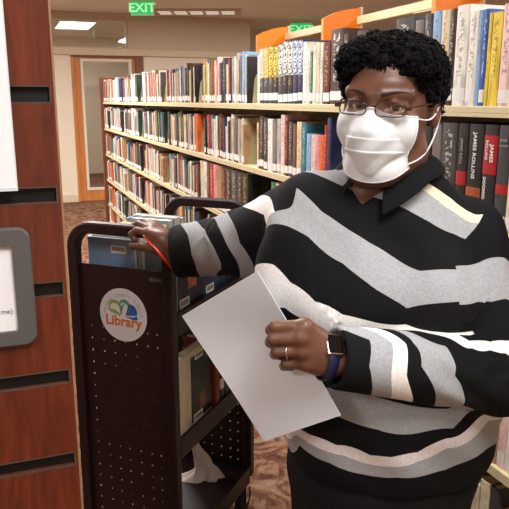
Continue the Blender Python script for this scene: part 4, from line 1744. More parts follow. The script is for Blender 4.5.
# arms
B.u(Cap(SL_, EL_, 0.050, 0.040), 0.03)
B.u(Cap(EL_, WL_, 0.040, 0.029), 0.015)
B.u(Cap(SR_, ER_, 0.052, 0.042), 0.03)
B.u(Cap(ER_, WR_, 0.042, 0.0285), 0.015)


def chain(pts, rs, k=0.004):
    for i in range(len(pts) - 1):
        B.u(Cap(pts[i], pts[i + 1], rs[i], rs[i + 1]), k if i else 0.009)


# hand that holds the paper: back of the hand to the viewer
wr = WR_ + (WR_ - ER_).normalized() * 0.008
mcp = [at(305, 326, 0.955), at(302, 338, 0.949), at(303, 351, 0.951), at(307, 363, 0.957)]
pip = [at(275, 327, 0.957), at(273, 339, 0.953), at(277, 351.5, 0.956), at(286, 363.5, 0.962)]
dip = [at(271, 330, 0.980), at(270.5, 342, 0.977), at(275, 354, 0.979), at(284, 366, 0.981)]
tip = [at(280, 332, 0.9905), at(280, 344, 0.988), at(284, 356, 0.989), at(291, 367, 0.989)]
fr = [0.0094, 0.0096, 0.0090, 0.0082]
for i in range(4):
    B.u(Cap(wr + Vector((0, 0, 0.016 - 0.010 * i)), mcp[i], 0.0185, 0.0125), 0.014)
    B.u(Cap(mcp[i], pip[i], fr[i] * 1.12, fr[i]), 0.006)
    B.u(Cap(pip[i], dip[i], fr[i] * 1.0, fr[i] * 0.92), 0.003)
    B.u(Cap(dip[i], tip[i], fr[i] * 0.92, fr[i] * 0.80), 0.003)
    B.u(Ell(np.array(mcp[i]) + np.array([0, -0.004, 0]), (0.009, 0.009, 0.008)), 0.008)
B.u(Ell(at(314, 352, 0.968), (0.030, 0.016, 0.031)), 0.015)
# thumb, behind the sheet
th_ = [wr + Vector((-0.012, 0.012, 0.014)), at(310, 336, 1.018), at(292, 334, 1.0235), at(278, 337, 1.0215)]
B.u(Cap(th_[0], th_[1], 0.017, 0.0125), 0.012)
B.u(Cap(th_[1], th_[2], 0.0118, 0.0105), 0.005)
B.u(Cap(th_[2], th_[3], 0.0105, 0.0090), 0.004)
# hand on the cart's arch
wl = WL_ + (WL_ - EL_).normalized() * 0.006
mcl = [at(149, 233.5, 1.676), at(151, 229.5, 1.695), at(154, 227.5, 1.712), at(158.5, 227.5, 1.726)]
pil = [at(136.5, 230.5, 1.690), at(138, 224.0, 1.716), at(143.5, 222.0, 1.736), at(150, 222.5, 1.748)]
dil = [at(131.5, 234.5, 1.697), at(133.5, 226.0, 1.745), at(139.5, 225.5, 1.762), at(146.5, 227, 1.770)]
til = [at(134.5, 239.5, 1.692), at(133.5, 234.0, 1.762), at(139.5, 234.5, 1.770), at(146, 235, 1.774)]
for i in range(4):
    r = [0.0100, 0.0102, 0.0098, 0.0088][i]
    B.u(Cap(wl + Vector((0, 0.006 * i - 0.009, 0.004)), mcl[i], 0.0195, 0.0132), 0.014)
    B.u(Cap(mcl[i], pil[i], r * 1.12, r), 0.006)
    B.u(Cap(pil[i], dil[i], r, r * 0.93), 0.003)
    B.u(Cap(dil[i], til[i], r * 0.93, r * 0.82), 0.003)
B.u(Ell(at(160, 239, 1.672), (0.030, 0.022, 0.024)), 0.015)
tl = [wl + Vector((0.0, -0.008, -0.014)), at(154, 248.5, 1.655), at(141, 246.5, 1.664), at(132, 246.0, 1.674)]
B.u(Cap(tl[0], tl[1], 0.0175, 0.0135), 0.012)
B.u(Cap(tl[1], tl[2], 0.0125, 0.0108), 0.005)
B.u(Cap(tl[2], tl[3], 0.0108, 0.0088), 0.004)

V, Fq = surface_nets(B, (-0.45, 0.86, -0.0), (0.60, 1.86, 1.62), 0.0026)
person = empty('person', (0.262, 1.22, 0.0), 0, 'person in striped black, grey and white sweater with face mask and glasses beside a cart', 'person')
PI_ = Matrix.Translation((-0.262, -1.22, 0))


def pchild(name, me, parent=None):
    o = add_mesh(name, me, parent or person)
    if parent is None:
        o.matrix_local = PI_
    return o


body = pchild('body', np_mesh('body', V, Fq, M['skin']))

# ------------------------------------------------------------------ sweater
LSL = Field()
d_l = (WL_ - EL_).normalized()
cuffL = WL_ - d_l * 0.010
LSL.u(Cap(SL_ + Vector((0.005, 0, -0.006)), EL_, 0.074, 0.070), 0.0).u(Cap(EL_, cuffL, 0.070, 0.067), 0.03)
RSL = Field()
d_r = (WR_ - ER_).normalized()
cuffR = WR_ - d_r * 0.001
ER2 = ER_ + Vector((0.012, 0.0, -0.008))
RSL.u(Cap(SR_ + Vector((0.0, 0, -0.004)), ER2, 0.072, 0.066), 0.0).u(Cap(ER2, cuffR, 0.066, 0.050), 0.02)


def arm_len(p, a, e, c):
    """distance travelled along shoulder-elbow-cuff and offset direction"""
    p = np.asarray(p); a = np.array(a); e = np.array(e); c = np.array(c)
    l1 = np.linalg.norm(e - a); l2 = np.linalg.norm(c - e)
    t1 = ((p - a) @ (e - a)) / l1; t2 = ((p - e) @ (c - e)) / l2
    q1 = np.linalg.norm(p - a - np.clip(t1, 0, l1)[:, None] * (e - a) / l1, axis=1)
    q2 = np.linalg.norm(p - e - np.clip(t2, 0, l2)[:, None] * (c - e) / l2, axis=1)
    w = 1 / (1 + np.exp(np.clip((q2 - q1) / 0.012, -40, 40)))   # 1 -> forearm
    return (1 - w) * np.minimum(t1, l1 + 0.05) + w * (l1 + np.maximum(t2, -0.05)), l1, l2


def wrinkle(p, d):
    # soft folds: sleeves bunch near the elbow, the body drapes
    near = np.abs(d) < 0.02
    if not near.any():
        return d
    q = p[near]
    out = d[near].copy()
    dl, dr, dt = LSL(q), RSL(q), TORSO(q)
    tL, l1, l2 = arm_len(q, SL_, EL_, cuffL)
    aL = np.arctan2(q[:, 2] - 1.15, q[:, 1] - 1.45)
    wl_ = np.clip((dt - dl) / 0.03, 0, 1)
    fold = 0.0016 * np.sin(tL * 70 + 2.2 * np.sin(aL * 2 + 1)) * np.exp(-((tL - l1 - 0.02) / 0.12) ** 2) + 0.0007 * np.sin(tL * 110 + 3 * np.sin(aL + 0.5)) * np.exp(-((tL - l1 - l2 + 0.05) / 0.06) ** 2)
    out += wl_ * fold
    tR, m1, m2 = arm_len(q, SR_, ER2, cuffR)
    aR = np.arctan2(q[:, 2] - 1.02, q[:, 1] - 1.0)
    wr_ = np.clip((dt - dr) / 0.03, 0, 1)
    fold = 0.0018 * np.sin(tR * 70 + 2.5 * np.sin(aR * 1.5)) * np.exp(-((tR - m1) / 0.10) ** 2) + 0.0028 * np.sin((q[:, 0] * 0.8 + q[:, 2] * 1.1) * 110 + 1.4) * np.exp(-((tR - m1 - 0.10) / 0.07) ** 2)
    out += wr_ * fold
    wt = np.clip(1 - wl_ - wr_, 0, 1)
    z = q[:, 2]; x = q[:, 0]
    fold = 0.0030 * np.sin((x * 0.9 + z * 0.55) * 60 + 1.2 * np.sin(z * 30)) * np.exp(-((z - 1.20) / 0.07) ** 2) + 0.0045 * np.sin(x * 46 + 2.0 * np.sin(z * 22)) * np.exp(-((z - 0.80) / 0.07) ** 2) \
        + 0.003 * np.sin((x - 0.35) * 70 - z * 70) * np.exp(-(((x - 0.40) / 0.06) ** 2 + ((z - 1.12) / 0.09) ** 2))
    out += wt * fold
    d = d.copy(); d[near] = out
    return d


SW = Field()
SW.ops = list(TORSO.ops)
SW.u(LSL.ops[0][1], 0.035); SW.u(LSL.ops[1][1], 0.03)
SW.u(RSL.ops[0][1], 0.030); SW.u(RSL.ops[1][1], 0.012)
HEM = 0.735
SW.cut(Half((0, 0, HEM), (0, 0, -1)), 0.012)
# open sleeve ends
SW.cut(Half(cuffL + d_l * 0.0, d_l), 0.004) if False else None
SW.post = wrinkle
SWS = Field()


class Wrap:
    def __init__(s, f, c, R):
        s.f, s.c, s.R = f, np.array(c, float), R

    def __call__(s, p):
        return s.f(p)


SWS.u(Wrap(SW, (0.1, 1.3, 1.0), 2.0))


class Disc:
    """cylinder past a sleeve end, used to cut it square"""
    def __init__(s, o, n, r, L):
        s.o, s.n, s.r, s.L = np.array(o, float), np.array(n, float), r, L
        s.c = s.o + s.n * L / 2; s.R = math.hypot(r, L / 2)

    def __call__(s, p):
        q = p - s.o
        t = q @ s.n
        rr = np.sqrt(np.maximum((q * q).sum(1) - t * t, 0))
        return np.maximum(np.maximum(-t, t - s.L), rr - s.r)


vd = (WL_ - Vector((0, 0, H))).normalized()
cn = (d_l - vd * d_l.dot(vd) * 0.85).normalized()
cuffP = at(174, 257, 1.62)
SWS.sub(Disc(cuffP, np.array(cn), 0.11, 0.11), 0.004)
SWS.sub(Disc(cuffR - d_r * 0.0, np.array(d_r), 0.075, 0.09), 0.004)
SWS.sub(Cap(cuffL - d_l * 0.03, cuffL + d_l * 0.03, 0.057, 0.059), 0.003)
SWS.sub(Cap(cuffR - d_r * 0.03, cuffR + d_r * 0.03, 0.041, 0.043), 0.003)
# neck opening and placket notch
NB = Vector((0.247, 1.225, 1.30))
SWS.sub(Cap(NB + Vector((0, 0.004, -0.005)), NB + Vector((-0.004, -0.01, 0.12)), 0.060, 0.070), 0.006)
for q in range(-1, 5):
    SWS.sub(Cap(nv0.lerp(nv1, q / 4.4), nv0.lerp(nv1, q / 4.4) + nd0 * 0.012, 0.030 * (1 - q / 4.6), 0.026 * (1 - q / 4.6)), 0.004)
SWS.sub(Cap(nv0 + Vector((0, 0, 0.02)), nv1, 0.034, 0.004), 0.003)
V, Fq = surface_nets(SWS, (-0.30, 0.86, 0.68), (0.60, 1.75, 1.40), 0.0042)

# stripe coordinates, kept as point attributes

from mathutils.bvhtree import BVHTree
bvh = BVHTree.FromPolygons([tuple(p) for p in V], [tuple(int(k) for k in q) for q in Fq])


def hit(px, py):
    o = Vector((0, 0, H)); dr_ = (at(px, py, 1.0) - o).normalized()
    r = bvh.ray_cast(o, dr_)
    return None if r[0] is None else np.array(r[0])


def fit(edges, k_lin=1e-3, scale=(1, 0.6, 1)):
    """smooth function of position whose whole numbers are the seams between knitted stripes"""
    P, T = [], []
    for val, pts in edges:
        for (px, py) in pts:
            h_ = hit(px, py)
            if h_ is not None:
                P.append(h_); T.append(val)
    P = np.array(P) * scale; T = np.array(T)
    n = len(P)
    K = np.linalg.norm(P[:, None] - P[None], axis=2)
    A = np.zeros((n + 4, n + 4)); A[:n, :n] = K - k_lin * np.eye(n)
    Q = np.hstack([np.ones((n, 1)), P]); A[:n, n:] = Q; A[n:, :n] = Q.T
    A[n:, n:] -= 1e-9 * np.eye(4)
    w = np.linalg.solve(A, np.concatenate([T, np.zeros(4)]))
    def f(X):
        X = X * scale
        out = np.empty(len(X))
        for a in range(0, len(X), 20000):
            x_ = X[a:a + 20000]
            out[a:a + 20000] = np.linalg.norm(x_[:, None] - P[None], axis=2) @ w[:n] + w[n] + x_ @ w[n + 1:]
        return out
    return f


TORSO_EDGES = [
    (1, [(298, 187), (322, 211), (343, 225), (370, 242), (394, 256), (420, 270)]),
    (2, [(290, 227), (309, 237), (343, 263), (377, 290), (407, 309)]),
    (3, [(274, 263), (291, 282), (315, 301), (343, 314), (377, 322), (406, 323)]),
    (4, [(285, 307), (309, 320), (333, 333), (405, 345)]),
    (5, [(300, 396), (450, 408)]),
    (6, [(336, 415), (377, 429), (412, 434), (453, 429)]),
    (7, [(290, 431), (309, 434), (336, 445), (370, 455), (391, 457), (418, 452), (446, 438), (478, 418)]),
    (8, [(293, 437), (343, 455), (381, 466), (418, 461), (446, 448), (488, 420)]),
    (9, [(297, 441), (329, 462), (364, 474), (398, 477), (446, 469), (478, 455), (488, 447)]),
    (0, [(404, 208), (430, 222), (455, 234), (320, 176), (338, 184)]),
    (-0.7, [(421, 188), (445, 206), (470, 222)]),
    (-1, [(431, 184), (452, 198), (476, 214), (326, 168)]),
    (0.5, [(345, 206), (374, 216), (394, 226), (362, 218), (352, 212)]),
]
f_t = fit(TORSO_EDGES, 1e-3)
T_torso = f_t(V)
LEFT_EDGES = [
    (6, [(188, 234), (192, 255), (197, 270)]),
    (5, [(205, 229), (214, 247), (221, 262)]),
    (4, [(218, 226), (226, 243), (237, 261)]),
    (3, [(233, 222), (240, 243), (251, 259)]),
    (2, [(264, 214), (269, 228), (279, 242)]),
    (1, [(274, 209), (279, 222), (287, 236)]),
]
RIGHT_EDGES = [
    (0.3, [(482, 226), (503, 234)]),
    (1, [(428, 271), (446, 266), (477, 262), (506, 257)]),
    (2, [(416, 309), (446, 303), (477, 299), (506, 295)]),
    (3, [(470, 343), (490, 342), (506, 341)]),
    (4, [(472, 347), (490, 349), (506, 352)]),
    (5, [(447, 343), (456, 375), (464, 405)]),
    (6, [(413, 343), (421, 366), (436, 400)]),
    (7, [(407, 344), (407, 375), (406, 408)]),
    (8, [(393, 343), (392, 373), (390, 406)]),
    (9, [(370, 339), (369, 366), (367, 400)]),
]
f_l = fit(LEFT_EDGES, 1e-3, (1, 1, 1))
f_r = fit(RIGHT_EDGES, 1e-3, (1, 1, 1))
T_left, L1, L2 = arm_len(V, SL_, EL_, cuffL)
T_right, R1, R2 = arm_len(V, SR_, ER2, cuffR)
ltot, rtot = L1 + L2, R1 + R2
dt, dl, dr = TORSO(V), LSL(V), RSL(V)
mask = np.zeros(len(V))
mL = (dl - dt); mR = (dr - dt)
sideL = T_left > 0.045
# armhole seams
S1, S2 = hit(297, 186), hit(288, 246)
sn = np.cross(S2 - S1, np.array([0.15, 1.0, 0.0])); sn /= np.linalg.norm(sn)
sn = sn if sn[0] < 0 else -sn
mask_l = 1 / (1 + np.exp(np.clip(-((V - S1) @ sn) / 0.003, -40, 40))) * (1 / (1 + np.exp(np.clip((np.minimum(dl - 0.014, dl - dt) - 0.0) / 0.003, -40, 40))))
mask_r = 1 / (1 + np.exp(np.clip((mR + 0.004) / 0.003, -40, 40))) * (1 / (1 + np.exp(np.clip((0.060 - T_right) / 0.004, -40, 40))))
R1_, R2_ = hit(476, 227), hit(414, 309)
rn = np.cross(R2_ - R1_, np.array([0.0, 1.0, 0.0])); rn /= np.linalg.norm(rn)
rn = rn if rn[0] > 0 else -rn


def sig(v, k=0.003):
    return 1 / (1 + np.exp(np.clip(v / k, -40, 40)))


side_r = sig(-((V - R1_) @ rn))
du_, df_ = RSL.ops[0][1](V), RSL.ops[1][1](V)
upper = (V[:, 2] > 1.07) & (du_ < df_ + 0.004)
mask_r = np.where(upper, np.maximum(side_r * sig(du_ - 0.05), mask_r * side_r), mask_r)

if DEBUG:
    for nm, lst in (('L', [(180, 258), (190, 257), (213, 250), (207, 235), (225, 250), (222, 230), (250, 240), (248, 225), (268, 235), (268, 210), (284, 215), (290, 205)]), ('R', [(345, 370), (369, 370), (394, 370), (408, 370), (418, 345), (432, 400), (415, 340), (463, 412), (430, 340), (440, 370), (475, 266), (475, 300), (495, 345), (495, 351)])):
        for q in lst:
            h_ = hit(*q)
            if h_ is None:
                print('HIT', nm, q, None); continue
            a_ = (arm_len(h_[None], SL_, EL_, cuffL)[0] / ltot) if nm == 'L' else (arm_len(h_[None], SR_, ER2, cuffR)[0] / rtot)
            print('HIT', nm, q, np.round(h_, 3), round(float(a_[0]), 3))
me = np_mesh('sweater', V, Fq, [])
for nm, arr in (('t_torso', T_torso), ('t_left', f_l(V)), ('t_right', f_r(V)), ('m_left', mask_l), ('m_right', mask_r)):
    at_ = me.attributes.new(nm, 'FLOAT', 'POINT')
    at_.data.foreach_set('value', arr.astype(np.float32))

KB, KG, KW, KC, KP = srgb(19, 19, 21), srgb(164, 165, 168), srgb(240, 236, 232), srgb(228, 214, 188), srgb(230, 222, 220)


def knit():
    m, nt, b = new_mat('striped_knit')
    N, L = nt.nodes, nt.links
    def attr(nm):
        a = N.new('ShaderNodeAttribute'); a.attribute_name = nm; return a.outputs['Fac']
    def ramp(fac, lo, hi, stops):
        mr = N.new('ShaderNodeMapRange'); mr.inputs['From Min'].default_value = lo; mr.inputs['From Max'].default_value = hi
        L.new(fac, mr.inputs['Value'])
        r = N.new('ShaderNodeValToRGB'); r.color_ramp.interpolation = 'CONSTANT'
        els = r.color_ramp.elements
        for i, (v, c) in enumerate(stops):
            pos = min(1, max(0, (v - lo) / (hi - lo)))
            if i < 2:
                e = els[i]; e.position = pos
            else:
                e = els.new(pos)
            e.color = c
        L.new(mr.outputs['Result'], r.inputs['Fac'])
        return r.outputs['Color']
    T = ramp(attr('t_torso'), -2.0, 10.5, TORSO_STOPS)
    A = ramp(attr('t_left'), -1.0, 9.0, LEFT_STOPS)
    C_ = ramp(attr('t_right'), -1.0, 12.0, RIGHT_STOPS)
    def mix(f, a, c):
        g = N.new('ShaderNodeMath'); g.operation = 'GREATER_THAN'; g.inputs[1].default_value = 0.5; L.new(f, g.inputs[0])
        x_ = N.new('ShaderNodeMix'); x_.data_type = 'RGBA'
        L.new(g.outputs[0], x_.inputs['Factor']); L.new(a, x_.inputs['A']); L.new(c, x_.inputs['B'])
        return x_.outputs['Result']
    col = mix(attr('m_right'), mix(attr('m_left'), T, A), C_)
    tc = N.new('ShaderNodeTexCoord')
    nz = N.new('ShaderNodeTexNoise'); nz.inputs['Scale'].default_value = 240; nz.inputs['Detail'].default_value = 3
    L.new(tc.outputs['Object'], nz.inputs['Vector'])
    rr = N.new('ShaderNodeValToRGB')
    rr.color_ramp.elements[0].position, rr.color_ramp.elements[0].color = 0.3, (0.86, 0.86, 0.86, 1)
    rr.color_ramp.elements[1].position, rr.color_ramp.elements[1].color = 0.7, (1.08, 1.08, 1.08, 1)
    L.new(nz.outputs['Fac'], rr.inputs['Fac'])
    mu = N.new('ShaderNodeMix'); mu.data_type = 'RGBA'; mu.blend_type = 'MULTIPLY'; mu.inputs['Factor'].default_value = 1
    L.new(col, mu.inputs['A']); L.new(rr.outputs['Color'], mu.inputs['B'])
    L.new(mu.outputs['Result'], b.inputs['Base Color'])
    b.inputs['Roughness'].default_value = 0.9
    b.inputs['Specular IOR Level'].default_value = 0.15
    b.inputs['Sheen Weight'].default_value = 0.0
    bp = N.new('ShaderNodeBump'); bp.inputs['Strength'].default_value = 0.25; bp.inputs['Distance'].default_value = 0.0015
    L.new(nz.outputs['Fac'], bp.inputs['Height']); L.new(bp.outputs['Normal'], b.inputs['Normal'])
    return m


TORSO_STOPS = [(-2.0, KB), (-1.0, KC), (-0.7, KG), (0.0, KB), (1, KG), (2, KB), (3, KW), (4, KB), (5, KG), (6, KB), (7, KP), (8, KG), (9, KB)]
LEFT_STOPS = [(-1, KB), (1, KW), (2, KB), (3, KG), (4, KB), (5, KG), (6, KB)]
RIGHT_STOPS = [(-1, KB), (1, KG), (2, KB), (3, KW), (4, KB), (5, KG), (6, KB), (7, KW), (8, KG), (9, KB)]
M['knit'] = knit()
me.materials.append(M['knit'])
sweater = pchild('sweater', me)

# cuffs and hem rib are the ends of the sweater; collar is its own piece
M['black_knit'] = mat('black_rib_knit', srgb(19, 19, 21), 0.9, spec=0.15, noise=0.2, scale=200, bump=0.25, bscale=300)
M['trouser'] = mat('black_trousers', srgb(22, 21, 22), 0.85, spec=0.2, noise=0.15, scale=120, bump=0.1, bscale=200)
nc = Vector((0.2475, 1.228, 0))
rows = []
NA = 60
for j in range(7):
    t = j / 6
    row = []
    for i in range(NA + 1):
        s_ = i / NA
        a = math.radians(-90 - 36 - 21 - (360 - 42) * s_ + 0)      # opening at the front, a little to the viewer's left
        fr_ = (1 - abs(2 * s_ - 1))          # 0 at the two points, 1 at the nape
        pt = max(0.0, 1 - min(s_, 1 - s_) / 0.16)
        # stand (t<.3) then fold over and out
        z_top = 1.330 + 0.022 * min(1, fr_ * 2) - 0.020 * pt
        if t < 0.34:
            k = t / 0.34
            r = 0.060 + 0.004 * k
            zz = 1.285 + (z_top - 1.285) * k - 0.02 * pt * (1 - k)
        else:
            k = (t - 0.34) / 0.66
            r = 0.066 + 0.030 * k ** 0.8 + 0.020 * pt * k
            zz = z_top + 0.004 * math.sin(k * PI) - (0.030 + 0.026 * pt ** 1.3) * k ** 1.25
        ex = 1.06
        row.append(Vector((nc.x + ex * r * math.cos(a), nc.y + r * math.sin(a) * 1.0, zz)))
    rows.append(row)
mb = MB(); mb.grid(rows)
col_o = mb.build('collar', M['black_knit'], person, PI_)
md = col_o.modifiers.new('thick', 'SOLIDIFY'); md.thickness = 0.003; md.offset = 1.0
md = col_o.modifiers.new('smooth', 'SUBSURF'); md.levels = 1; md.render_levels = 1

# trousers and shoes
TR = Field()
TR.u(Ell((0.264, 1.235, 0.735), (0.190, 0.155, 0.13)), 0)
for sx in (-1, 1):
    TR.u(Cap((0.264 + sx * 0.088, 1.24, 0.70), (0.262 + sx * 0.098, 1.235, 0.42), 0.103, 0.076), 0.035)
    TR.u(Cap((0.262 + sx * 0.098, 1.235, 0.42), (0.262 + sx * 0.1, 1.26, 0.06), 0.076, 0.062), 0.02)
TR.cut(Half((0, 0, 0.045), (0, 0, -1)), 0.004)
V, Fq = surface_nets(TR, (0.0, 1.0, 0.0), (0.52, 1.45, 0.92), 0.006)
pchild('trousers', np_mesh('trousers', V, Fq, M['trouser']))
for sx in (-1, 1):
    S_ = Field()
    cx = 0.262 + sx * 0.1
    S_.u(Ell((cx, 1.27, 0.05), (0.042, 0.055, 0.05)), 0).u(Ell((cx + sx * 0.012, 1.12, 0.035), (0.048, 0.085, 0.042)), 0.03).u(Cap((cx, 1.25, 0.03), (cx + sx * 0.01, 1.12, 0.03), 0.036, 0.04), 0.02)
    S_.cut(Half((0, 0, 0.001), (0, 0, -1)), 0.002)
    V, Fq = surface_nets(S_, (cx - 0.08, 1.0, -0.02), (cx + 0.08, 1.36, 0.13), 0.005)
    pchild('shoe', np_mesh('shoe', V, Fq, M['rubber']))

# ------------------------------------------------------------------ eyes and brows
M['sclera'] = mat('eye_white', srgb(196, 182, 172), 0.2, noise=0.03)
M['iris'] = mat('dark_iris', srgb(38, 22, 16), 0.1, noise=0.2)
for sx in (-1, 1):
    c = Vector((sx * 0.0315, -0.0735, 0.0005))
    mb = MB()
    R = 0.0125
    rows = [[Vector((R * math.sin(PI * j / 12) * math.cos(2 * PI * i / 20), -R * math.cos(PI * j / 12), R * math.sin(PI * j / 12) * math.sin(2 * PI * i / 20))) + c for i in range(20)] for j in range(13)]
    mb.grid(rows, wrap=True)
    e_ = mb.build('eye', M['sclera'], person, PI_ @ HM)
    mb = MB()
    g_dir = ((HM.inverted() @ Vector((0.02, 0, H - 0.03))) - c).normalized()
    u_ = Vector((1, 0, 0)); u_ = (u_ - g_dir * u_.dot(g_dir)).normalized(); w_ = g_dir.cross(u_)
    rows = []
    for j in range(5):
        a = 0.50 * j / 4
        rows.append([c + (g_dir * math.cos(a) + (u_ * math.cos(2 * PI * i / 20) + w_ * math.sin(2 * PI * i / 20)) * math.sin(a)) * (R + 0.0004) for i in range(20)])
    mb.grid(rows, wrap=True)
    mb.build('iris', M['iris'], e_)

M['hair'] = mat('black_curly_hair', srgb(13, 12, 12), 0.75, spec=0.12, noise=0.25, scale=90)


def on_head(x, z, y0=-0.16, f=None):
    """local y of the head surface seen from the front at local x, z"""
    ys = np.linspace(y0, 0.02, 120)
    P = np.array([HM @ Vector((x, yy, z)) for yy in ys])
    d = B(P)
    i = np.argmax(d < 0)
    return ys[i]


M['brow'] = mat('faint_brown_brow', srgb(48, 30, 25), 0.7, noise=0.2, scale=300)
for sx in (-1, 1):
    mb = MB()
    pts, rs = [], []
    for i in range(9):
        t = i / 8
        x = sx * (0.014 + 0.044 * t)
        z = 0.0215 + 0.007 * math.sin(t * PI * 0.75) - 0.003 * t
        pts.append(Vector((x, on_head(x, z) - 0.0006, z)))
        rs.append(0.0028 * (1 - 0.75 * t ** 2))
    mb.tube(pts, rs, 6, flat=(Vector((0, 1, 0)), 0.5))
    mb.build('eyebrow', M['brow'], person, PI_ @ HM)

# ------------------------------------------------------------------ hair: dense short curls
HF = Field()
HF.u(Ell(hp(-0.002, 0.026, 0.050), (0.083, 0.094, 0.062), HR), 0)
HF.u(Ell(hp(-0.002, 0.010, 0.078), (0.079, 0.080, 0.036), HR), 0.03)
for sx in (-1, 1):
    HF.u(Ell(hp(sx * 0.058, -0.040, 0.072), (0.026, 0.034, 0.026), HR), 0.02)
HF.u(Ell(hp(-0.065, 0.020, 0.035), (0.026, 0.052, 0.040), HR), 0.02)
HF.u(Ell(hp(0.067, 0.022, 0.035), (0.020, 0.052, 0.044), HR), 0.02)
HF.u(Ell(hp(0, 0.062, 0.01), (0.070, 0.055, 0.065), HR), 0.03)


def lump(p, d):
    n_ = np.sin(p[:, 0] * 190 + 1.3 * np.sin(p[:, 2] * 170)) * np.sin(p[:, 1] * 180 + p[:, 2] * 60) * np.sin(p[:, 2] * 200 + 1.7 * np.sin(p[:, 0] * 150))
    n2_ = np.sin(p[:, 0] * 105 + 2.0 * np.sin(p[:, 2] * 90)) * np.sin(p[:, 1] * 95 + 1) * np.sin(p[:, 2] * 110 + 1.5 * np.sin(p[:, 0] * 80))
    return d - 0.004 * n_ - 0.006 * n2_


HF.post = lump
V, Fq = surface_nets(HF, tuple(HEAD - Vector((0.14, 0.15, 0.09))), tuple(HEAD + Vector((0.14, 0.17, 0.17))), 0.0035)
hair = pchild('hair', np_mesh('hair', V, Fq, M['hair']))
# ringlets scattered over that surface
cmb = MB()
idx = rng.choice(len(V), 2600, replace=False)
cenH = np.array(hp(0, 0.02, 0.04))
iH = HM.inverted()
nC = 0
for i in idx:
    p = Vector(V[i])
    l = iH @ p
    # leave the forehead free
    if l.y < -0.045 and l.z < 0.062 and abs(l.x) < 0.062:
        continue
    n_ = (p - Vector(cenH)).normalized()
    t_ = n_.orthogonal().normalized()
    t_ = Matrix.Rotation(random.uniform(0, 2 * PI), 3, n_) @ t_
    ax = (n_ * random.uniform(0.2, 1.0) + t_ * random.uniform(0.2, 0.9)).normalized()
    a_ = ax.orthogonal().normalized(); b_ = ax.cross(a_)
    R = random.uniform(0.0030, 0.0058) if random.random() < 0.85 else random.uniform(0.006, 0.009)
    turns = random.uniform(1.4, 2.6)
    Lh = random.uniform(0.004, 0.010)
    ph = random.uniform(0, 2 * PI)
    pts = []
    n = int(8 * turns) + 2
    for k in range(n):
        s_ = k / (n - 1)
        q = ph + 2 * PI * turns * s_
        pts.append(p - n_ * 0.003 + ax * Lh * s_ + (a_ * math.cos(q) + b_ * math.sin(q)) * R)
    rr_ = random.uniform(0.0008, 0.0015)
    cmb.tube(pts, [rr_] * (n - 1) + [rr_ * 0.4], 5, caps=True)
    nC += 1
o = cmb.build('curls', M['hair'], hair)
tag(o, kind='stuff')

# ------------------------------------------------------------------ mask
M['mask'] = mat('white_mask_fabric', srgb(226, 227, 230), 0.85, spec=0.2, noise=0.015, scale=60, bump=0.05, bscale=500)
NXM, NZM = 40, 44
rows = []
ztop, zbot = -0.008, -0.126


def mask_pt(u, t, off=0.0):
    """u -1..1 across, t 0..1 downwards"""
    zc = ztop + (zbot - ztop) * t
    W = 0.0575 + 0.004 * math.sin(PI * min(1, t * 1.1)) - 0.022 * max(0, t - 0.45) / 0.55
    ph = u * math.radians(66)
    yf = np.interp(t, [0, 0.1, 0.25, 0.45, 0.65, 0.85, 1.0], [-0.1055, -0.1165, -0.1275, -0.126, -0.119, -0.106, -0.086])
    yb = np.interp(t, [0, 0.5, 1], [-0.030, -0.026, -0.010])
    x = W * math.sin(ph)
    c = max(0, math.cos(ph))
    # narrower nose bridge on top, flat cheeks
    pw = np.interp(t, [0, 0.25, 0.6, 1], [1.15, 1.15, 1.0, 0.85])
    y = yb + (yf - yb) * c ** pw
    z = zc + 0.010 * math.exp(-(x / 0.016) ** 2) * max(0, 1 - t * 4) - 0.004 * (u * u) * (1 - t) + 0.026 * (abs(u) ** 2.2) * max(0, t - 0.55) / 0.45
    # pleats, pressed flat at the side seams
    fade = max(0.0, 1 - abs(u) ** 6)
    pl = 0
    for (c0, wdt) in ((0.33, 0.12), (0.52, 0.12)):
        dlt = (t - c0) / wdt
        if 0 <= dlt < 1:
            pl = max(pl, (1 - dlt) * 0.0030)
    ripple = 0.0016 * math.sin(u * 9 + t * 14) * fade * math.sin(PI * t)
    nrm = Vector((math.sin(ph), -math.cos(ph), 0))
    p = Vector((x, y, z)) + nrm * (pl * fade + ripple + off)
    for _ in range(4):
        dd = float(B(np.array([HM @ p]))[0])
        if dd < 0.0035 + off:
            p = p + nrm * (0.0038 + off - dd)
    return p


rows = []
ts = sorted(set([i / NZM for i in range(NZM + 1)] + [0.3295, 0.3305, 0.5195, 0.5205]))
for t in ts:
    rows.append([mask_pt(-1 + 2 * i / NXM, t) for i in range(NXM + 1)])
mb = MB(); mb.grid(rows)
mask_o = mb.build('face_mask', M['mask'], person, PI_ @ HM)
md = mask_o.modifiers.new('s', 'SOLIDIFY'); md.thickness = 0.0014; md.offset = 0
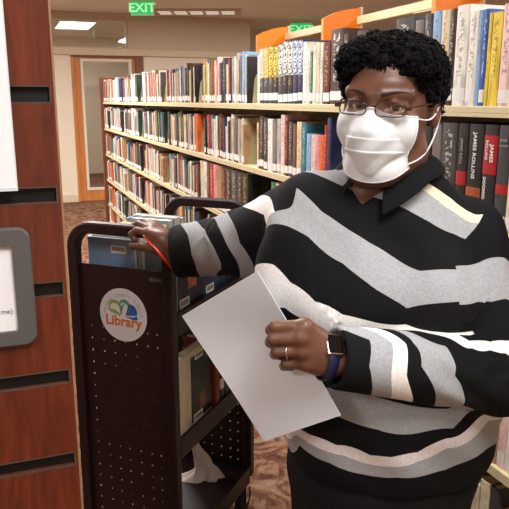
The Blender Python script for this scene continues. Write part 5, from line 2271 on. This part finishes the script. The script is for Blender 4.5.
# edge binding and nose wire ridge
mb = MB()
mb.tube([mask_pt(-1 + 2 * i / 30, 0.012, 0.0006) for i in range(31)], 0.0011, 6)
mb.tube([mask_pt(-1 + 2 * i / 30, 0.988, 0.0006) for i in range(31)], 0.0011, 6)
for s in (-1, 1):
    mb.tube([mask_pt(s * 0.985, i / 20, 0.0006) for i in range(21)], 0.0014, 6)
mb.build('binding', M['mask'], mask_o)
for s in (-1, 1):
    a = mask_pt(s * 0.98, 0.03); b2 = mask_pt(s * 0.98, 0.86)
    ear = Vector((s * 0.083, 0.026, 0.008)); low_ = Vector((s * 0.082, 0.022, -0.040))
    pts = []
    for i in range(9):
        t = i / 8
        pts.append(a.lerp(ear, t) + Vector((s * 0.006 * math.sin(PI * t), 0, -0.014 * math.sin(PI * t))))
    for i in range(1, 6):
        t = i / 6
        pts.append(ear.lerp(low_, t) + Vector((0, 0.012 * math.sin(PI * t), 0)))
    for i in range(9):
        t = i / 8
        pts.append(low_.lerp(b2, t) + Vector((s * 0.006 * math.sin(PI * t), 0, -0.012 * math.sin(PI * t))))
    mb = MB(); mb.tube(pts, 0.0015, 6)
    mb.build('ear_loop', M['mask'], mask_o)

# ------------------------------------------------------------------ glasses
M['frame_metal'] = mat('dark_bronze_metal', srgb(84, 58, 50), 0.25, spec=0.6, metal=0.7, noise=0.1)
gl = bpy.data.objects.new('glasses', None)
mbf = MB()


def rim(sx, n=40):
    pts = []
    for k in range(n):
        a = 2 * PI * k / n
        cx_, cz_ = 0.0240 * math.copysign(abs(math.cos(a)) ** 0.55, math.cos(a)), 0.0112 * math.copysign(abs(math.sin(a)) ** 0.62, math.sin(a))
        x = sx * 0.0320 + cx_
        y = -0.1115 + 0.009 * (abs(x) / 0.06) ** 2
        pts.append(Vector((x, y, 0.0005 + cz_ - 0.0012)))
    return pts


bpy.data.objects.remove(gl)
for sx in (-1, 1):
    mbf.tube(rim(sx), 0.0010, 6, closed=True)
    # hinge block and temple arm
    mbf.bbox(min(sx * 0.056, sx * 0.065), max(sx * 0.056, sx * 0.065), -0.1055, -0.096, -0.001, 0.0075, 0.0015)
    pts = [Vector((sx * (0.064 + 0.015 * min(1, t * 1.6)), -0.099 + 0.115 * t, 0.004 + 0.004 * t - 0.03 * max(0, t - 0.86) / 0.14)) for t in [i / 14 for i in range(15)]]
    mbf.tube(pts, 0.0018, 6, flat=(Vector((1, 0, 0)), 0.45))
mbf.tube([Vector((-0.0085 + 0.017 * i / 8, -0.1118 - 0.003 * math.sin(PI * i / 8), 0.0035 + 0.003 * math.sin(PI * i / 8))) for i in range(9)], 0.0014, 6)
for sx in (-1, 1):
    mbf.tube([Vector((sx * 0.0085, -0.110, -0.002)), Vector((sx * 0.0095, -0.103, -0.006)), Vector((sx * 0.0105, -0.0985, -0.009))], [0.0007, 0.0007, 0.0022], 6)
glo = mbf.build('glasses', M['frame_metal'], person, PI_ @ HM)
for sx in (-1, 1):
    pts = rim(sx)
    c = sum(pts, Vector()) / len(pts)
    mb = MB(); mb.add([c + (p - c) * 0.97 for p in pts], [list(range(len(pts)))], 0, True)
    mb.build('lens', M['lens'], glo)

# ------------------------------------------------------------------ watch and ring
M['navy_strap'] = mat('navy_strap', srgb(24, 26, 62), 0.5, noise=0.1)
M['black_glass'] = mat('black_watch_glass', srgb(10, 10, 12), 0.06, spec=0.6, noise=0.1)
wc = WR_ + d_r * 0.012
fwd = d_r
toV = (Vector((0, 0, H)) - wc); toV = (toV - fwd * toV.dot(fwd)).normalized()
upv = fwd.cross(toV).normalized()
if upv.z < 0:
    upv = -upv
fw = fwd if upv.cross(fwd).dot(toV) > 0 else -fwd
WMx = Matrix((( -fwd.x, toV.x, upv.x, wc.x), (-fwd.y, toV.y, upv.y, wc.y), (-fwd.z, toV.z, upv.z, wc.z), (0, 0, 0, 1)))
# local: x toward the elbow, y toward the viewer, z up across the wrist
mb = MB()
prof = []
for k in range(40):
    a = 2 * PI * k / 40
    prof.append((0.0318 * math.cos(a), 0.0358 * math.sin(a)))
R_ = []
for (o_, xx) in ((0, -0.0088), (0.0022, -0.0080), (0.0022, 0.0080), (0, 0.0088), (-0.0005, 0.0), (0, -0.0088)):
    R_.append([Vector((xx, p[0] * (1 + o_ / 0.032), p[1] * (1 + o_ / 0.036))) for p in prof])
mb.grid(R_, wrap=True)
strap = mb.build('watch', M['navy_strap'], person, PI_ @ WMx)
mb = MB()
WZ0, WZ1 = -0.002, 0.034
cas = Matrix.Translation((0, 0.0262, 0.0175)) @ Matrix.Rotation(math.radians(28), 4, 'X')
mb.bbox(-0.0145, 0.0145, -0.004, 0.0055, -0.0175, 0.0175, 0.004)
case = mb.build('watch_case', M['silver'], strap, cas)
mb = MB(); mb.bbox(-0.0122, 0.0122, 0.0048, 0.0064, -0.0152, 0.0152, 0.0008); mb.build('screen', M['black_glass'], case)
# ring
rc = mcp[2].lerp(pip[2], 0.62)
ad = (pip[2] - mcp[2]).normalized()
a_ = ad.orthogonal().normalized(); b_ = ad.cross(a_)
mb = MB(); mb.tube([rc + (a_ * math.cos(2 * PI * k / 32) + b_ * math.sin(2 * PI * k / 32)) * 0.0106 for k in range(32)], 0.0016, 8, closed=True)
mb.build('ring', M['silver'], person, PI_)

# ------------------------------------------------------------------ things she holds
q0, q1 = at(257.5, 271, 1.012), at(342, 414, 0.965)
p_edge = (q1 - q0)
ll, lr = at(182, 316, 1.13), at(265.5, 440, 1.075)
PNX, PNY = 16, 20
pc_ = Vector((0, 0, 0))
rows = []
for j in range(PNY + 1):
    v = j / PNY
    row = []
    for i in range(PNX + 1):
        u = i / PNX
        p = (ll.lerp(lr, v)).lerp(q0.lerp(q1, v), u)
        nrm = (q1 - q0).cross(ll - q0).normalized()
        if nrm.y > 0:
            nrm = -nrm
        bow = 0.010 * math.sin(PI * u) * math.sin(PI * min(1, v * 1.0)) - 0.004 * (v ** 3)
        row.append(p + nrm * (-bow))
    rows.append(row)
mb = MB(); mb.grid(rows, 0, False)
pap = mb.build('paper_sheet', M['paper'])
md = pap.modifiers.new('s', 'SOLIDIFY'); md.thickness = 0.0012; md.offset = 0
tag(pap, 'blank white sheets of paper held tilted in front of the striped sweater', 'paper')

pa, pb_ = at(144.5, 236.5, 1.668), at(171.5, 267.5, 1.585)
pe = empty('pencil', pa, 0, 'red pencil held against the cart rail by the far hand', 'pencil')
pdv = (pb_ - pa); plen = pdv.length
PMx = pdv.to_track_quat('Z', 'Y').to_matrix().to_4x4()
mb = MB(); mb.tube([Vector((0, 0, 0.002)), Vector((0, 0, plen))], 0.0036, 6); mb.build('barrel', M['red_pencil'], pe, PMx)
mb = MB(); mb.tube([Vector((0, 0, -0.010)), Vector((0, 0, 0.002))], [0.0010, 0.0034], 8); mb.build('sharpened_tip', M['pencil_wood'], pe, PMx)
mb = MB(); mb.tube([Vector((0, 0, -0.013)), Vector((0, 0, -0.0101))], [0.0003, 0.0010], 6); mb.build('lead', M['graphite'], pe, PMx)
# ================================================================== render look
w = bpy.data.worlds.new('world')
SC.world = w
w.use_nodes = True
w.node_tree.nodes['Background'].inputs['Color'].default_value = (1.0, 0.95, 0.88, 1)
w.node_tree.nodes['Background'].inputs['Strength'].default_value = 0.05
vs = SC.view_settings
vs.view_transform = 'Standard'
vs.look = 'None'
vs.gamma = 1.0
vs.use_curve_mapping = False
vs.exposure = 0.22
SC.cycles.max_bounces = 8
